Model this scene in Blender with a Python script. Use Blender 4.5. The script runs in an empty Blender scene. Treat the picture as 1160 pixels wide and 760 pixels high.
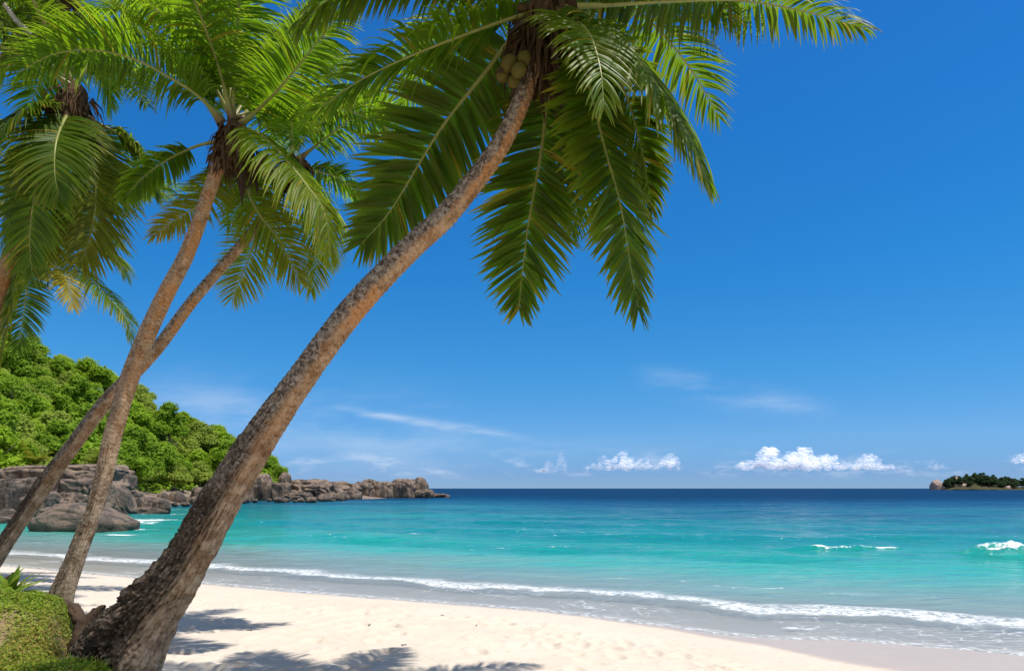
import bpy, math, random
import numpy as np
from mathutils import Vector

SC = bpy.context.scene
COL = SC.collection
R = math.radians
F, CX, HY, CZ = 773.0, 580.0, 553.0, 2.2      # focal length in px of the 1160-wide photo, centre, horizon row, eye height


def P(px, py, Y):
    return np.array([(px - CX) / F * Y, Y, CZ + (HY - py) / F * Y])


def G(px, py, z=0.0):
    Y = F * (CZ - z) / (py - HY)
    return np.array([(px - CX) / F * Y, Y, z])


# ------------------------------------------------------------------ noise
_rs = np.random.RandomState(7)
_perm = np.concatenate([_rs.permutation(256)] * 3)
_grad = _rs.normal(size=(256, 3)); _grad /= np.linalg.norm(_grad, axis=1)[:, None]


def pnoise(p):
    p = np.asarray(p, float)
    i = np.floor(p).astype(int); f = p - i
    u = f * f * f * (f * (f * 6 - 15) + 10)
    i &= 255
    out = 0
    for dx in (0, 1):
        wx = u[:, 0] if dx else 1 - u[:, 0]
        for dy in (0, 1):
            wy = u[:, 1] if dy else 1 - u[:, 1]
            for dz in (0, 1):
                wz = u[:, 2] if dz else 1 - u[:, 2]
                h = _perm[_perm[_perm[(i[:, 0] + dx) & 255] + ((i[:, 1] + dy) & 255)] + ((i[:, 2] + dz) & 255)]
                g = _grad[h]
                out = out + wx * wy * wz * (g[:, 0] * (f[:, 0] - dx) + g[:, 1] * (f[:, 1] - dy) + g[:, 2] * (f[:, 2] - dz))
    return out * 1.5


def fbm(p, octv=4, lac=2.03, gain=0.5):
    p = np.asarray(p, float); a, s = 1.0, 0
    for k in range(octv):
        s = s + a * pnoise(p + 17.3 * k); p = p * lac; a *= gain
    return s


def sstep(a, b, x):
    t = np.clip((x - a) / (b - a), 0, 1)
    return t * t * (3 - 2 * t)


def nrm(v):
    v = np.asarray(v, float)
    return v / np.maximum(np.linalg.norm(v, axis=-1, keepdims=True), 1e-9)


# ------------------------------------------------------------------ mesh helpers
def mesh(name, V, quads, mat, parent=None, attrs=None, smooth=True, loc=None):
    """quads: (n,4) int array; a triangle repeats nothing but is given as (n,3)."""
    V = np.asarray(V, np.float32)
    if loc is not None:
        V = V - np.asarray(loc, np.float32)
    fl = quads if isinstance(quads, (list, tuple)) else [quads]
    me = bpy.data.meshes.new(name)
    me.vertices.add(len(V)); me.vertices.foreach_set('co', V.ravel())
    idx = np.concatenate([np.asarray(q, np.int32).ravel() for q in fl])
    sizes = np.concatenate([np.full(len(q), np.asarray(q).shape[1], np.int32) for q in fl])
    me.loops.add(len(idx)); me.loops.foreach_set('vertex_index', idx)
    me.polygons.add(len(sizes))
    me.polygons.foreach_set('loop_start', np.concatenate([[0], np.cumsum(sizes)[:-1]]).astype(np.int32))
    me.update(calc_edges=True)
    me.polygons.foreach_set('use_smooth', np.full(len(sizes), smooth))
    for k, a in (attrs or {}).items():
        at = me.attributes.new(k, 'FLOAT', 'POINT')
        at.data.foreach_set('value', np.asarray(a, np.float32))
    me.materials.append(mat)
    me.validate()
    o = bpy.data.objects.new(name, me); COL.objects.link(o)
    if loc is not None:
        o.location = loc
    if parent is not None:
        o.parent = parent
        if parent.type == 'EMPTY' or True:
            pl = np.array(parent.matrix_basis.translation)
            if loc is None:
                o.matrix_parent_inverse.identity()
                o.location = (0, 0, 0)
    return o


def empty(name, loc):
    o = bpy.data.objects.new(name, None); COL.objects.link(o)
    o.location = loc; o.empty_display_size = 0.3
    return o


def tag(o, label=None, cat=None, group=None, kind=None):
    if label: o['label'] = label
    if cat: o['category'] = cat
    if group: o['group'] = group
    if kind: o['kind'] = kind
    return o


def gridfaces(nu, nv, wrap=False):
    """vertex index = i*nv + j"""
    i = np.arange(nu - 1)[:, None]; j = np.arange(nv if wrap else nv - 1)[None, :]
    j2 = (j + 1) % nv
    return np.stack([i * nv + j + 0 * j2, i * nv + j2, (i + 1) * nv + j2, (i + 1) * nv + j], -1).reshape(-1, 4)


def catmull(pts, n):
    pts = np.asarray(pts, float)
    p = np.vstack([2 * pts[0] - pts[1], pts, 2 * pts[-1] - pts[-2]])
    out = []
    for k in range(len(pts) - 1):
        t = np.linspace(0, 1, 24, endpoint=False)[:, None]
        a, b, c, d = p[k], p[k + 1], p[k + 2], p[k + 3]
        out.append(0.5 * ((2 * b) + (-a + c) * t + (2 * a - 5 * b + 4 * c - d) * t**2 + (-a + 3 * b - 3 * c + d) * t**3))
    out = np.vstack(out + [pts[-1:]])
    s = np.concatenate([[0], np.cumsum(np.linalg.norm(np.diff(out[:, :3], axis=0), axis=1))])
    q = np.linspace(0, s[-1], n)
    return np.stack([np.interp(q, s, out[:, k]) for k in range(out.shape[1])], 1), s[-1]


def frames(C, d0):
    T = nrm(np.gradient(C, axis=0))
    D = np.zeros_like(T)
    d = np.asarray(d0, float)
    for k in range(len(C)):
        d = d - T[k] * np.dot(d, T[k]); d = d / max(np.linalg.norm(d), 1e-6)
        D[k] = d
    S = nrm(np.cross(T, D))
    return T, D, S


# ------------------------------------------------------------------ node helpers
class NT:
    def __init__(self, name):
        self.m = bpy.data.materials.new(name); self.m.use_nodes = True
        self.t = self.m.node_tree; self.t.nodes.clear()
        self.out = self.t.nodes.new('ShaderNodeOutputMaterial')

    def n(self, typ, **kw):
        x = self.t.nodes.new('ShaderNode' + typ)
        for k, v in kw.items(): setattr(x, k, v)
        return x

    def l(self, a, b): self.t.links.new(a, b)

    def put(self, sock, v):
        if isinstance(v, (int, float)): sock.default_value = v
        elif isinstance(v, (tuple, list)):
            sock.default_value = tuple(v) if len(v) == len(sock.default_value) else tuple(v) + (1,)
        else: self.l(v, sock)

    def math(self, op, a, b=0.0, c=None, clamp=False):
        x = self.n('Math', operation=op, use_clamp=clamp)
        self.put(x.inputs[0], a); self.put(x.inputs[1], b)
        if c is not None: self.put(x.inputs[2], c)
        return x.outputs[0]

    def attr(self, name):
        return self.n('Attribute', attribute_name=name).outputs['Fac']

    def coord(self, which='Object', scale=None):
        c = self.n('TexCoord').outputs[which]
        if scale is not None:
            m = self.n('Mapping'); self.l(c, m.inputs[0]); m.inputs['Scale'].default_value = scale
            return m.outputs[0]
        return c

    def noise(self, vec, scale, detail=4, rough=0.55, dist=0.0):
        x = self.n('TexNoise'); 
        if vec is not None: self.l(vec, x.inputs['Vector'])
        x.inputs['Scale'].default_value = scale; x.inputs['Detail'].default_value = detail
        x.inputs['Roughness'].default_value = rough; x.inputs['Distortion'].default_value = dist
        return x.outputs[0]

    def voro(self, vec, scale, feature='F1'):
        x = self.n('TexVoronoi', feature=feature); self.l(vec, x.inputs['Vector']); x.inputs['Scale'].default_value = scale
        return x.outputs['Distance']

    def ramp(self, fac, stops, interp='LINEAR'):
        x = self.n('ValToRGB'); self.put(x.inputs[0], fac); e = x.color_ramp; e.interpolation = interp
        while len(e.elements) < len(stops): e.elements.new(0.5)
        for q, (p, c) in zip(e.elements, stops):
            q.position = p
            q.color = (c, c, c, 1) if isinstance(c, (int, float)) else tuple(c) + (1,)
        return x.outputs[0]

    def mix(self, f, a, b, blend='MIX'):
        x = self.n('Mix', data_type='RGBA', blend_type=blend)
        self.put(x.inputs[0], f); self.put(x.inputs[6], a); self.put(x.inputs[7], b)
        return x.outputs[2]

    def sm(self, x, a, b):
        m = self.n('MapRange', interpolation_type='SMOOTHSTEP')
        self.put(m.inputs[0], x); self.put(m.inputs[1], a); self.put(m.inputs[2], b)
        return m.outputs[0]

    def bump(self, h, strength, dist, normal=None):
        b = self.n('Bump'); self.put(b.inputs['Strength'], strength); self.put(b.inputs['Distance'], dist)
        self.l(h, b.inputs['Height'])
        if normal is not None: self.l(normal, b.inputs['Normal'])
        return b.outputs[0]

    def prin(self, col, rough=0.8, spec=0.3, normal=None, **kw):
        b = self.n('BsdfPrincipled'); self.put(b.inputs['Base Color'], col); self.put(b.inputs['Roughness'], rough)
        self.put(b.inputs['Specular IOR Level'], spec)
        if normal is not None: self.l(normal, b.inputs['Normal'])
        for k, v in kw.items(): self.put(b.inputs[k], v)
        return b.outputs[0]

    def mixsh(self, f, a, b):
        x = self.n('MixShader'); self.put(x.inputs[0], f); self.l(a, x.inputs[1]); self.l(b, x.inputs[2])
        return x.outputs[0]

    def done(self, sh):
        self.l(sh, self.out.inputs['Surface']); return self.m


# ------------------------------------------------------------------ materials
def leaf_material(name, dark, light, trans, yellow=(0.42, 0.30, 0.03), tfac=0.45, gloss=0.15):
    t = NT(name)
    tint = t.attr('tint'); age = t.attr('age')
    nz = t.noise(t.coord(), 3.0, 3)
    f = t.math('ADD', t.math('MULTIPLY', tint, 0.7), t.math('MULTIPLY', nz, 0.4), clamp=True)
    c = t.mix(f, dark, light); c = t.mix(age, c, yellow)
    tc = t.mix(age, t.mix(f, tuple(x * 0.8 for x in trans), tuple(min(1, x * 1.2) for x in trans)), tuple(min(1, x * 1.6) for x in yellow))
    b = t.prin(c, 0.42, gloss)
    tr = t.n('BsdfTranslucent'); t.l(tc, tr.inputs[0])
    return t.done(t.mixsh(tfac, b, tr.outputs[0]))


M_FROND = leaf_material('palm_leaf', (0.018, 0.060, 0.004), (0.092, 0.185, 0.008), (0.30, 0.54, 0.014), tfac=0.50)
M_FROND_SHADE = leaf_material('shaded_palm_leaf', (0.010, 0.036, 0.002), (0.062, 0.128, 0.006), (0.24, 0.43, 0.012), tfac=0.36)  # darker copy of the palm leaf: shade put into the frond colour
M_PLANT = leaf_material('plant_leaf', (0.05, 0.12, 0.012), (0.16, 0.27, 0.03), (0.30, 0.44, 0.05), tfac=0.4)
M_COVER = leaf_material('ground_cover_leaf', (0.09, 0.17, 0.012), (0.27, 0.36, 0.035), (0.34, 0.46, 0.035), yellow=(0.34, 0.24, 0.07), tfac=0.3)


def rib_material():
    t = NT('palm_midrib')
    nz = t.noise(t.coord(), 14, 3)
    c = t.mix(nz, (0.10, 0.13, 0.02), (0.30, 0.30, 0.075))
    b = t.attr('base')
    c = t.mix(t.sm(t.math('ADD', b, t.math('MULTIPLY', nz, 0.3)), 0.75, 1.15), c, (0.13, 0.075, 0.035))
    return t.done(t.prin(c, 0.45, 0.4))


M_RIB = rib_material()


def dry_material(name, a, b, rough=0.85):
    t = NT(name)
    v = t.coord(scale=(30, 30, 3))
    nz = t.noise(v, 2.0, 5)
    return t.done(t.prin(t.mix(nz, a, b), rough, 0.15, t.bump(nz, 0.6, 0.02)))


M_FIBRE = dry_material('palm_fibre', (0.022, 0.014, 0.008), (0.13, 0.075, 0.035))
M_SPATHE = dry_material('dry_spathe', (0.018, 0.012, 0.009), (0.06, 0.035, 0.02), 0.6)
M_DRYRIB = dry_material('dry_midrib', (0.30, 0.26, 0.20), (0.62, 0.57, 0.48))
M_ROOT = dry_material('root_bark', (0.02, 0.013, 0.009), (0.12, 0.078, 0.052))


def coconut_material():
    t = NT('coconut_husk'); nz = t.noise(t.coord(), 6, 4)
    return t.done(t.prin(t.mix(nz, (0.035, 0.045, 0.008), (0.14, 0.10, 0.025)), 0.7, 0.08))


M_NUT = coconut_material()


def trunk_material(name, crusty):
    t = NT(name)
    w = t.attr('weather'); h = t.attr('height'); g = t.attr('groove')
    c0 = t.coord()
    n1 = t.noise(c0, 2.2, 6, 0.65); n2 = t.noise(c0, 9.0, 6, 0.7); n3 = t.noise(c0, 45.0, 4, 0.7)
    nl = t.noise(c0, 26.0, 5, 0.8, 0.6)
    clean = t.mix(t.sm(n2, 0.35, 0.65), (0.26, 0.135, 0.06), (0.52, 0.35, 0.205))
    fk = t.noise(c0, 34.0, 4, 0.75, 0.8)
    clean = t.mix(t.sm(n1, 0.45, 0.62), clean, (0.50, 0.235, 0.085))
    clean = t.mix(t.math('MULTIPLY', t.sm(fk, 0.56, 0.66), 0.7), clean, (0.085, 0.055, 0.036))
    clean = t.mix(t.math('MULTIPLY', t.sm(fk, 0.44, 0.34), 0.6), clean, (0.62, 0.46, 0.30))
    grey = t.mix(t.sm(nl, 0.40, 0.60), (0.040, 0.030, 0.024), (0.36, 0.305, 0.24))
    dark = t.mix(t.sm(nl, 0.46, 0.70), (0.022, 0.016, 0.012), (0.20, 0.15, 0.105))
    # lichen crust grows on the weather side, bark stays orange on the sheltered side
    wf = t.sm(t.math('ADD', w, t.math('MULTIPLY', t.math('SUBTRACT', n2, 0.5), 1.5)), -0.12, 0.42)
    lo = t.sm(t.math('SUBTRACT', h, t.math('MULTIPLY', t.math('SUBTRACT', n1, 0.5), 1.2)), 0.50, 0.12)
    crust = t.mix(lo, grey, dark)
    clean = t.mix(t.math('MULTIPLY', lo, 0.75), clean, t.mix(t.sm(n2, .35, .65), (0.15, 0.115, 0.08), (0.54, 0.46, 0.34)))
    base = t.mix(t.math('MULTIPLY', wf, crusty), clean, crust)
    base = t.mix(t.sm(n3, 0.60, 0.74), base, (0.58, 0.53, 0.45))          # pale lichen specks
    base = t.mix(t.math('MULTIPLY', g, 0.75), base, (0.022, 0.015, 0.011))
    hb = t.math('ADD', t.math('MULTIPLY', n3, 0.5), n2)
    return t.done(t.prin(base, 0.88, 0.15, t.bump(hb, 0.8, 0.035)))


M_TRUNK = trunk_material('palm_bark', 0.92)
M_TRUNK2 = trunk_material('young_palm_bark', 0.55)


def sand_material():
    t = NT('beach_sand')
    c0 = t.coord()
    n1 = t.noise(c0, 0.6, 5); n2 = t.noise(c0, 9.0, 5, 0.65); n3 = t.noise(c0, 160.0, 3, 0.7)
    dry = t.mix(n1, (0.56, 0.47, 0.375), (0.68, 0.595, 0.49))
    dry = t.mix(t.sm(n2, 0.56, 0.72), dry, (0.50, 0.41, 0.32))
    dry = t.mix(t.sm(n3, 0.64, 0.72), dry, (0.33, 0.26, 0.20))
    wet = t.mix(n2, (0.43, 0.345, 0.275), (0.52, 0.425, 0.345))
    w = t.sm(t.math('ADD', t.attr('wet'), t.math('MULTIPLY', t.math('SUBTRACT', n2, 0.5), 0.35)), -0.1, 0.22)
    col = t.mix(w, dry, wet)
    dimp = t.voro(c0, 3.4, 'SMOOTH_F1')
    h = t.math('ADD', t.math('MULTIPLY', n2, 1.0), t.math('MULTIPLY', n3, 0.12))
    h = t.math('ADD', h, t.math('MULTIPLY', dimp, 0.8))
    st = t.math('MULTIPLY', t.math('SUBTRACT', 1.0, t.math('MULTIPLY', w, 0.93)), 0.5)
    rough = t.math('SUBTRACT', 0.95, t.math('MULTIPLY', w, 0.63))
    return t.done(t.prin(col, rough, 0.25, t.bump(h, st, 0.05)))


M_SAND = sand_material()


def sea_material():
    t = NT('sea_water')
    c0 = t.coord()
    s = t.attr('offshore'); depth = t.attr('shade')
    stretch = t.coord(scale=(0.35, 1.0, 1.0))
    p1 = t.noise(stretch, 0.10, 5, 0.6); p2 = t.noise(stretch, 0.55, 5, 0.65)
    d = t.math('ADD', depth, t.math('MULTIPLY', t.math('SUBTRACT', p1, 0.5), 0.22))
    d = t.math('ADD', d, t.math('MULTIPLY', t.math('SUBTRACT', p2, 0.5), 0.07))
    p3 = t.noise(t.coord(scale=(0.35, 1.0, 1.0)), 2.2, 5, 0.7)
    d = t.math('ADD', d, t.math('MULTIPLY', t.math('MULTIPLY', t.math('SUBTRACT', p3, 0.5), 0.16), t.sm(s, 3.0, 20.0)))  # light and dark of small ripples put into the water colour
    p4 = t.noise(t.coord(scale=(0.25, 1.0, 1.0)), 0.16, 5, 0.7)
    d = t.math('ADD', d, t.math('MULTIPLY', t.math('MULTIPLY', t.math('SUBTRACT', p4, 0.5), 0.30), t.sm(s, 8.0, 30.0)))  # stretched noise paints dark wave-face bands into the colour
    col = t.ramp(d, [(0.0, (0.46, 0.47, 0.46)), (0.24, (0.38, 0.46, 0.45)), (0.33, (0.24, 0.43, 0.39)), (0.40, (0.060, 0.39, 0.32)), (0.46, (0.013, 0.295, 0.235)),
                     (0.55, (0.003, 0.230, 0.202)), (0.65, (0.001, 0.170, 0.178)), (0.76, (0.001, 0.085, 0.130)),
                     (0.87, (0.001, 0.038, 0.098)), (1.0, (0.002, 0.020, 0.062))])
    # ripples
    r1 = t.noise(t.coord(scale=(0.55, 1.0, 1.0)), 1.6, 6, 0.62, 0.4)
    r2 = t.noise(t.coord(scale=(0.5, 1.0, 1.0)), 0.22, 4, 0.6)
    hgt = t.math('ADD', t.math('MULTIPLY', r1, 0.45), t.math('MULTIPLY', r2, 0.9))
    amp = t.sm(s, 0.0, 9.0)
    nor = t.bump(hgt, t.math('ADD', 0.12, t.math('MULTIPLY', amp, 0.85)), 0.6)
    water = t.prin(col, t.math('ADD', 0.10, t.math('MULTIPLY', t.sm(s, 15.0, 150.0), 0.30)), t.math('SUBTRACT', 0.36, t.math('MULTIPLY', t.sm(s, 2.0, 40.0), 0.325)), nor)
    # clear shallows: the sand shows through
    tr = t.n('BsdfTransparent'); tr.inputs[0].default_value = (0.90, 0.95, 0.96, 1)
    clear = t.ramp(d, [(0.0, 0.80), (0.18, 0.62), (0.30, 0.30), (0.42, 0.0)])
    sh = t.mixsh(clear, water, tr.outputs[0])
    # foam: lace of bubbles, wave lines along the shore, breakers
    wv = t.n('VectorMath', operation='MULTIPLY_ADD'); t.l(t.n('TexNoise').outputs[1], wv.inputs[0]); wv.inputs[1].default_value = (.5, .5, 0); t.l(t.coord(scale=(0.7, 1.5, 1.0)), wv.inputs[2])
    lace = t.voro(wv.outputs[0], 3.4, 'DISTANCE_TO_EDGE')
    warp = t.noise(c0, 0.45, 4, 0.6); fine = t.noise(c0, 9.0, 5, 0.75); mid = t.noise(stretch, 1.3, 4, 0.65)
    lacem = t.math('MULTIPLY', t.sm(t.math('ADD', lace, t.math('MULTIPLY', t.math('SUBTRACT', fine, 0.5), 0.28)), 0.07, -0.02), 0.75)
    sw = t.math('ADD', s, t.math('MULTIPLY', t.math('SUBTRACT', warp, 0.5), 2.2))

    def band(c, lo, hi):
        return t.math('MULTIPLY', t.sm(sw, c - lo, c), t.sm(sw, c + hi, c))
    edge = t.math('MULTIPLY', t.math('MULTIPLY', t.sm(s, 0.26, 0.08), t.sm(fine, 0.42, 0.66)), .7)
    line1 = t.math('MULTIPLY', band(2.25, 0.22, 0.85), t.sm(fine, 0.36, 0.60))
    line2 = t.math('MULTIPLY', t.math('MULTIPLY', band(4.6, 0.12, 0.5), t.sm(mid, 0.52, 0.66)), t.sm(fine, 0.46, 0.68))
    wash = t.math('MULTIPLY', t.math('MULTIPLY', t.sm(s, 3.2, 1.2), t.sm(warp, 0.46, 0.66)), t.math('MULTIPLY', lacem, .75))
    fa = t.attr('foam')
    brk = t.sm(t.math('ADD', t.math('ADD', fa, t.math('MULTIPLY', t.math('SUBTRACT', fine, 0.5), 1.5)), t.math('MULTIPLY', t.math('SUBTRACT', mid, 0.5), 2.2)), 0.50, 0.80)
    brk = t.math('MULTIPLY', brk, t.sm(fa, 0.02, 0.2))
    # scattered foam flecks on crests, plus sun sparkles painted white
    fl = t.noise(t.coord(scale=(0.8, 1.6, 1.0)), 2.6, 5, 0.8)
    crest = t.attr('crest')
    fleck = t.math('MULTIPLY', t.sm(t.math('ADD', fl, t.math('MULTIPLY', crest, 0.10)), 0.715, 0.755), t.sm(s, 5.0, 9.0))
    spk = t.math('MULTIPLY', t.math('MULTIPLY', t.sm(t.noise(t.coord(scale=(.8, 1.2, 1)), 5.5, 4, .8), .66, .71), t.sm(t.math('ADD', crest, t.math('MULTIPLY', t.math('SUBTRACT', p4, .5), 1.2)), .25, .6)), t.sm(s, 8.0, 12.0))
    fleck = t.math('MAXIMUM', fleck, spk)
    foam = t.math('MAXIMUM', t.math('MAXIMUM', edge, line1), t.math('MAXIMUM', line2, wash))
    foam = t.math('MAXIMUM', foam, t.math('MAXIMUM', brk, fleck), clamp=True)
    fsh = t.prin((0.80, 0.82, 0.82), 0.75, 0.2, t.bump(fine, 0.5, 0.05))
    return t.done(t.mixsh(t.math('MULTIPLY', foam, 0.93), sh, fsh))


M_SEA = sea_material()


def rock_material(name='granite', pale=0.0):
    t = NT(name)
    c0 = t.coord(); oi = t.n('ObjectInfo')
    n1 = t.noise(c0, 0.8, 5, 0.6); n2 = t.noise(c0, 5.0, 6, 0.7)
    stv = t.coord(scale=(1.0, 1.0, 0.16)); st = t.noise(stv, 1.5, 4, 0.6)
    c = t.mix(n1, (0.155, 0.108, 0.078), (0.36, 0.268, 0.195))
    c = t.mix(t.math('MULTIPLY', oi.outputs['Random'], 0.55), c, (0.14, 0.110, 0.086))
    c = t.mix(t.math('MULTIPLY', t.sm(st, 0.45, 0.60), 0.85), c, (0.075, 0.063, 0.056))
    c = t.mix(t.math('MULTIPLY', t.sm(n2, 0.58, 0.72), 0.5), c, (0.38, 0.30, 0.24))
    c = t.mix(t.math('MULTIPLY', t.attr('groove'), 0.8), c, (0.035, 0.028, 0.024))
    # tide mark stained dark by algae near the water
    pos = t.n('NewGeometry').outputs['Position']; sp = t.n('SeparateXYZ'); t.l(pos, sp.inputs[0])
    c = t.mix(t.math('MULTIPLY', t.sm(t.math('SUBTRACT', sp.outputs[2], t.math('MULTIPLY', n1, 0.5)), 0.35, -0.05), 0.7), c, (0.045, 0.038, 0.030))
    if pale: c = t.mix(pale, c, (0.46, 0.33, 0.28))
    return t.done(t.prin(c, 0.85, 0.25, t.bump(t.math('ADD', n1, n2), 0.8, 0.25)))


M_ROCK = rock_material(); M_PALEROCK = rock_material('pale_island_granite', .75)


def simple_ground(name, a, b, scale, bs=0.5):
    t = NT(name); n = t.noise(t.coord(), scale, 6, 0.65)
    return t.done(t.prin(t.mix(n, a, b), 0.95, 0.1, t.bump(n, bs, 0.05)))


def hill_material():
    t = NT('hill_soil'); n = t.noise(t.coord(), .4, 6, .65)
    sp = t.n('SeparateXYZ'); t.l(t.n('NewGeometry').outputs['Position'], sp.inputs[0])
    k = t.sm(t.math('ADD', sp.outputs[2], n), 3.2, 2.4)
    c = t.mix(k, t.mix(n, (.03, .05, .012), (.08, .10, .025)), t.mix(n, (.12, .09, .07), (.30, .23, .18)))
    return t.done(t.prin(c, .95, .1, t.bump(n, .6, .2)))


M_SOILHILL = hill_material()
M_ISLE = simple_ground('island_soil', (0.035, 0.035, 0.018), (0.075, 0.068, 0.035), 0.05)


def bank_material():
    t = NT('bank_turf')
    c0 = t.coord(); n = t.noise(c0, 1.7, 6, 0.65); n2 = t.noise(c0, 14, 5, 0.7)
    soil = t.mix(n2, (0.16, 0.095, 0.052), (0.40, 0.29, 0.18))
    turf = t.mix(n2, (0.06, 0.075, 0.014), (0.18, 0.17, 0.05))
    c = t.mix(t.attr('turf'), soil, turf)
    return t.done(t.prin(c, 0.95, 0.1, t.bump(n2, 0.8, 0.03)))


M_BANK = bank_material()


def crown_material(name, dark, light, trans):
    t = NT(name)
    tint = t.attr('tint'); oi = t.n('ObjectInfo').outputs['Random']
    f = t.math('ADD', t.math('MULTIPLY', tint, 0.62), t.math('MULTIPLY', oi, 0.45), clamp=True)
    c = t.mix(f, dark, light)
    tr = t.n('BsdfTranslucent'); t.l(t.mix(f, tuple(x * .7 for x in trans), trans), tr.inputs[0])
    return t.done(t.mixsh(0.42, t.prin(c, 0.55, 0.12), tr.outputs[0]))


M_CROWN = [crown_material('crown_bright', (0.14, 0.24, 0.012), (0.30, 0.45, 0.030), (0.50, 0.70, 0.05)),
           crown_material('crown_mid', (0.11, 0.21, 0.012), (0.26, 0.41, 0.030), (0.44, 0.63, 0.05)),
           crown_material('crown_dark', (0.05, 0.115, 0.014), (0.14, 0.25, 0.035), (0.22, 0.36, 0.05)),
           crown_material('crown_pale', (0.18, 0.25, 0.035), (0.38, 0.47, 0.08), (0.54, 0.66, 0.09))]
M_BARK = dry_material('tree_bark', (0.10, 0.085, 0.07), (0.26, 0.23, 0.19))


def cloud_material():
    t = NT('cloud_vapour')
    d = t.n('BsdfDiffuse'); d.inputs[0].default_value = (0.62, 0.62, 0.635, 1)
    tl = t.n('BsdfTranslucent'); tl.inputs[0].default_value = (0.60, 0.605, 0.625, 1)
    tr = t.n('BsdfTransparent')
    ad = t.n('AddShader'); t.l(d.outputs[0], ad.inputs[0]); t.l(tl.outputs[0], ad.inputs[1]); sh = ad.outputs[0]
    return t.done(t.mixsh(t.attr('thin'), sh, tr.outputs[0]))


M_CLOUD = cloud_material()

# ------------------------------------------------------------------ shoreline
SHORE = np.array([(-400, 60), (-120, 44), (-60, 35), (-30, 27), (-18.9, 21.5), (-14.6, 19.5), (-7.1, 15.8), (-4.3, 14.4), (-1.0, 12.95), (0.63, 12.25), (1.77, 11.45),
                  (2.75, 10.65), (3.45, 10.1), (4.0, 9.95), (4.7, 9.95), (5.8, 9.5), (6.75, 9.0), (9.5, 8.5), (15, 8.6), (40, 11), (120, 22), (400, 40)], float)
WETL = np.array([(-400, 60), (-30, 26.8), (-14.6, 19.2), (-7.1, 15.4), (-4.3, 14.05), (-1.0, 12.6), (0.63, 11.85), (1.77, 10.95),
                 (2.55, 10.1), (2.95, 9.6), (3.3, 9.0), (3.5, 8.4), (3.75, 7.8), (4.3, 7.1), (9, 6.4), (40, 9), (400, 38)], float)


def sdist(poly, X, Y):
    """distance to the line; positive on the land side (towards smaller Y)"""
    best = np.full(X.shape, 1e9)
    for a, b in zip(poly[:-1], poly[1:]):
        ab = b - a; L2 = ab @ ab
        t = np.clip(((X - a[0]) * ab[0] + (Y - a[1]) * ab[1]) / L2, 0, 1)
        best = np.minimum(best, np.hypot(X - a[0] - t * ab[0], Y - a[1] - t * ab[1]))
    return np.where(Y < np.interp(X, poly[:, 0], poly[:, 1]), best, -best)


def sand_z(X, Y, detail=True):
    s = sdist(SHORE, X, Y)
    z = np.where(s > 0, 0.62 * (1 - np.exp(-s / 5.6)) + 0.004 * s, np.maximum(0.055 * s, -4.0))
    if detail:
        p = np.stack([X, Y, 0 * X], 1)
        k = sstep(0.2, 1.6, sdist(WETL, X, Y))
        z = z + 0.015 * fbm(p * 0.8, 3) * sstep(0.0, 1.5, s) + k * (0.014 * fbm(p * 2.6 + 9, 3))
        z = z + 0.010 * fbm(p * 0.9 + 3, 3) * sstep(-3, 0.5, s)
    return z


def polar(r0, r1, nr, angs):
    r = np.exp(np.linspace(math.log(r0), math.log(r1), nr))
    a = np.radians(angs)
    X = (r[:, None] * np.sin(a)[None]).ravel(); Y = (r[:, None] * np.cos(a)[None]).ravel()
    return X, Y, gridfaces(nr, len(angs))[:, ::-1]


angs = np.concatenate([np.linspace(-180, -62, 60, endpoint=False), np.linspace(-62, 55, 620, endpoint=False), np.linspace(55, 180, 60)])
r_in = np.exp(np.linspace(math.log(0.4), math.log(4.5), 40, endpoint=False)); r_mid = np.exp(np.linspace(math.log(4.5), math.log(22), 330, endpoint=False))
r_out = np.exp(np.linspace(math.log(22), math.log(90), 50))
rr = np.concatenate([r_in, r_mid, r_out]); aa = np.radians(angs)
X = (rr[:, None] * np.sin(aa)).ravel(); Y = (rr[:, None] * np.cos(aa)).ravel()
Z = sand_z(X, Y)
# trodden sand: dents of feet
fr = np.random.RandomState(5)
dent = np.zeros_like(Z)
for k in range(560):
    fx, fy = fr.uniform(-9, 5), fr.uniform(5.5, 14)
    m = np.where((np.abs(X - fx) < .5) & (np.abs(Y - fy) < .5))[0]
    if not len(m): continue
    a = fr.uniform(0, 3.1); ca, sa = math.cos(a), math.sin(a)
    u = (X[m] - fx) * ca + (Y[m] - fy) * sa; v = -(X[m] - fx) * sa + (Y[m] - fy) * ca
    q = (u / .15)**2 + (v / .075)**2
    dent[m] += -0.042 * np.exp(-q) + 0.016 * np.exp(-(np.sqrt(q) - 1.6)**2 * 4)
Z = Z + dent * sstep(0.6, 2.0, sdist(WETL, X, Y))
wet = -sdist(WETL, X, Y)
sand = mesh('sand_beach', np.stack([X, Y, Z], 1), gridfaces(len(rr), len(angs))[:, ::-1], M_SAND, attrs={'wet': np.clip(wet, -3, 3)})
tag(sand, 'pale cream sand beach sloping down to the water', kind='structure')

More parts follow.
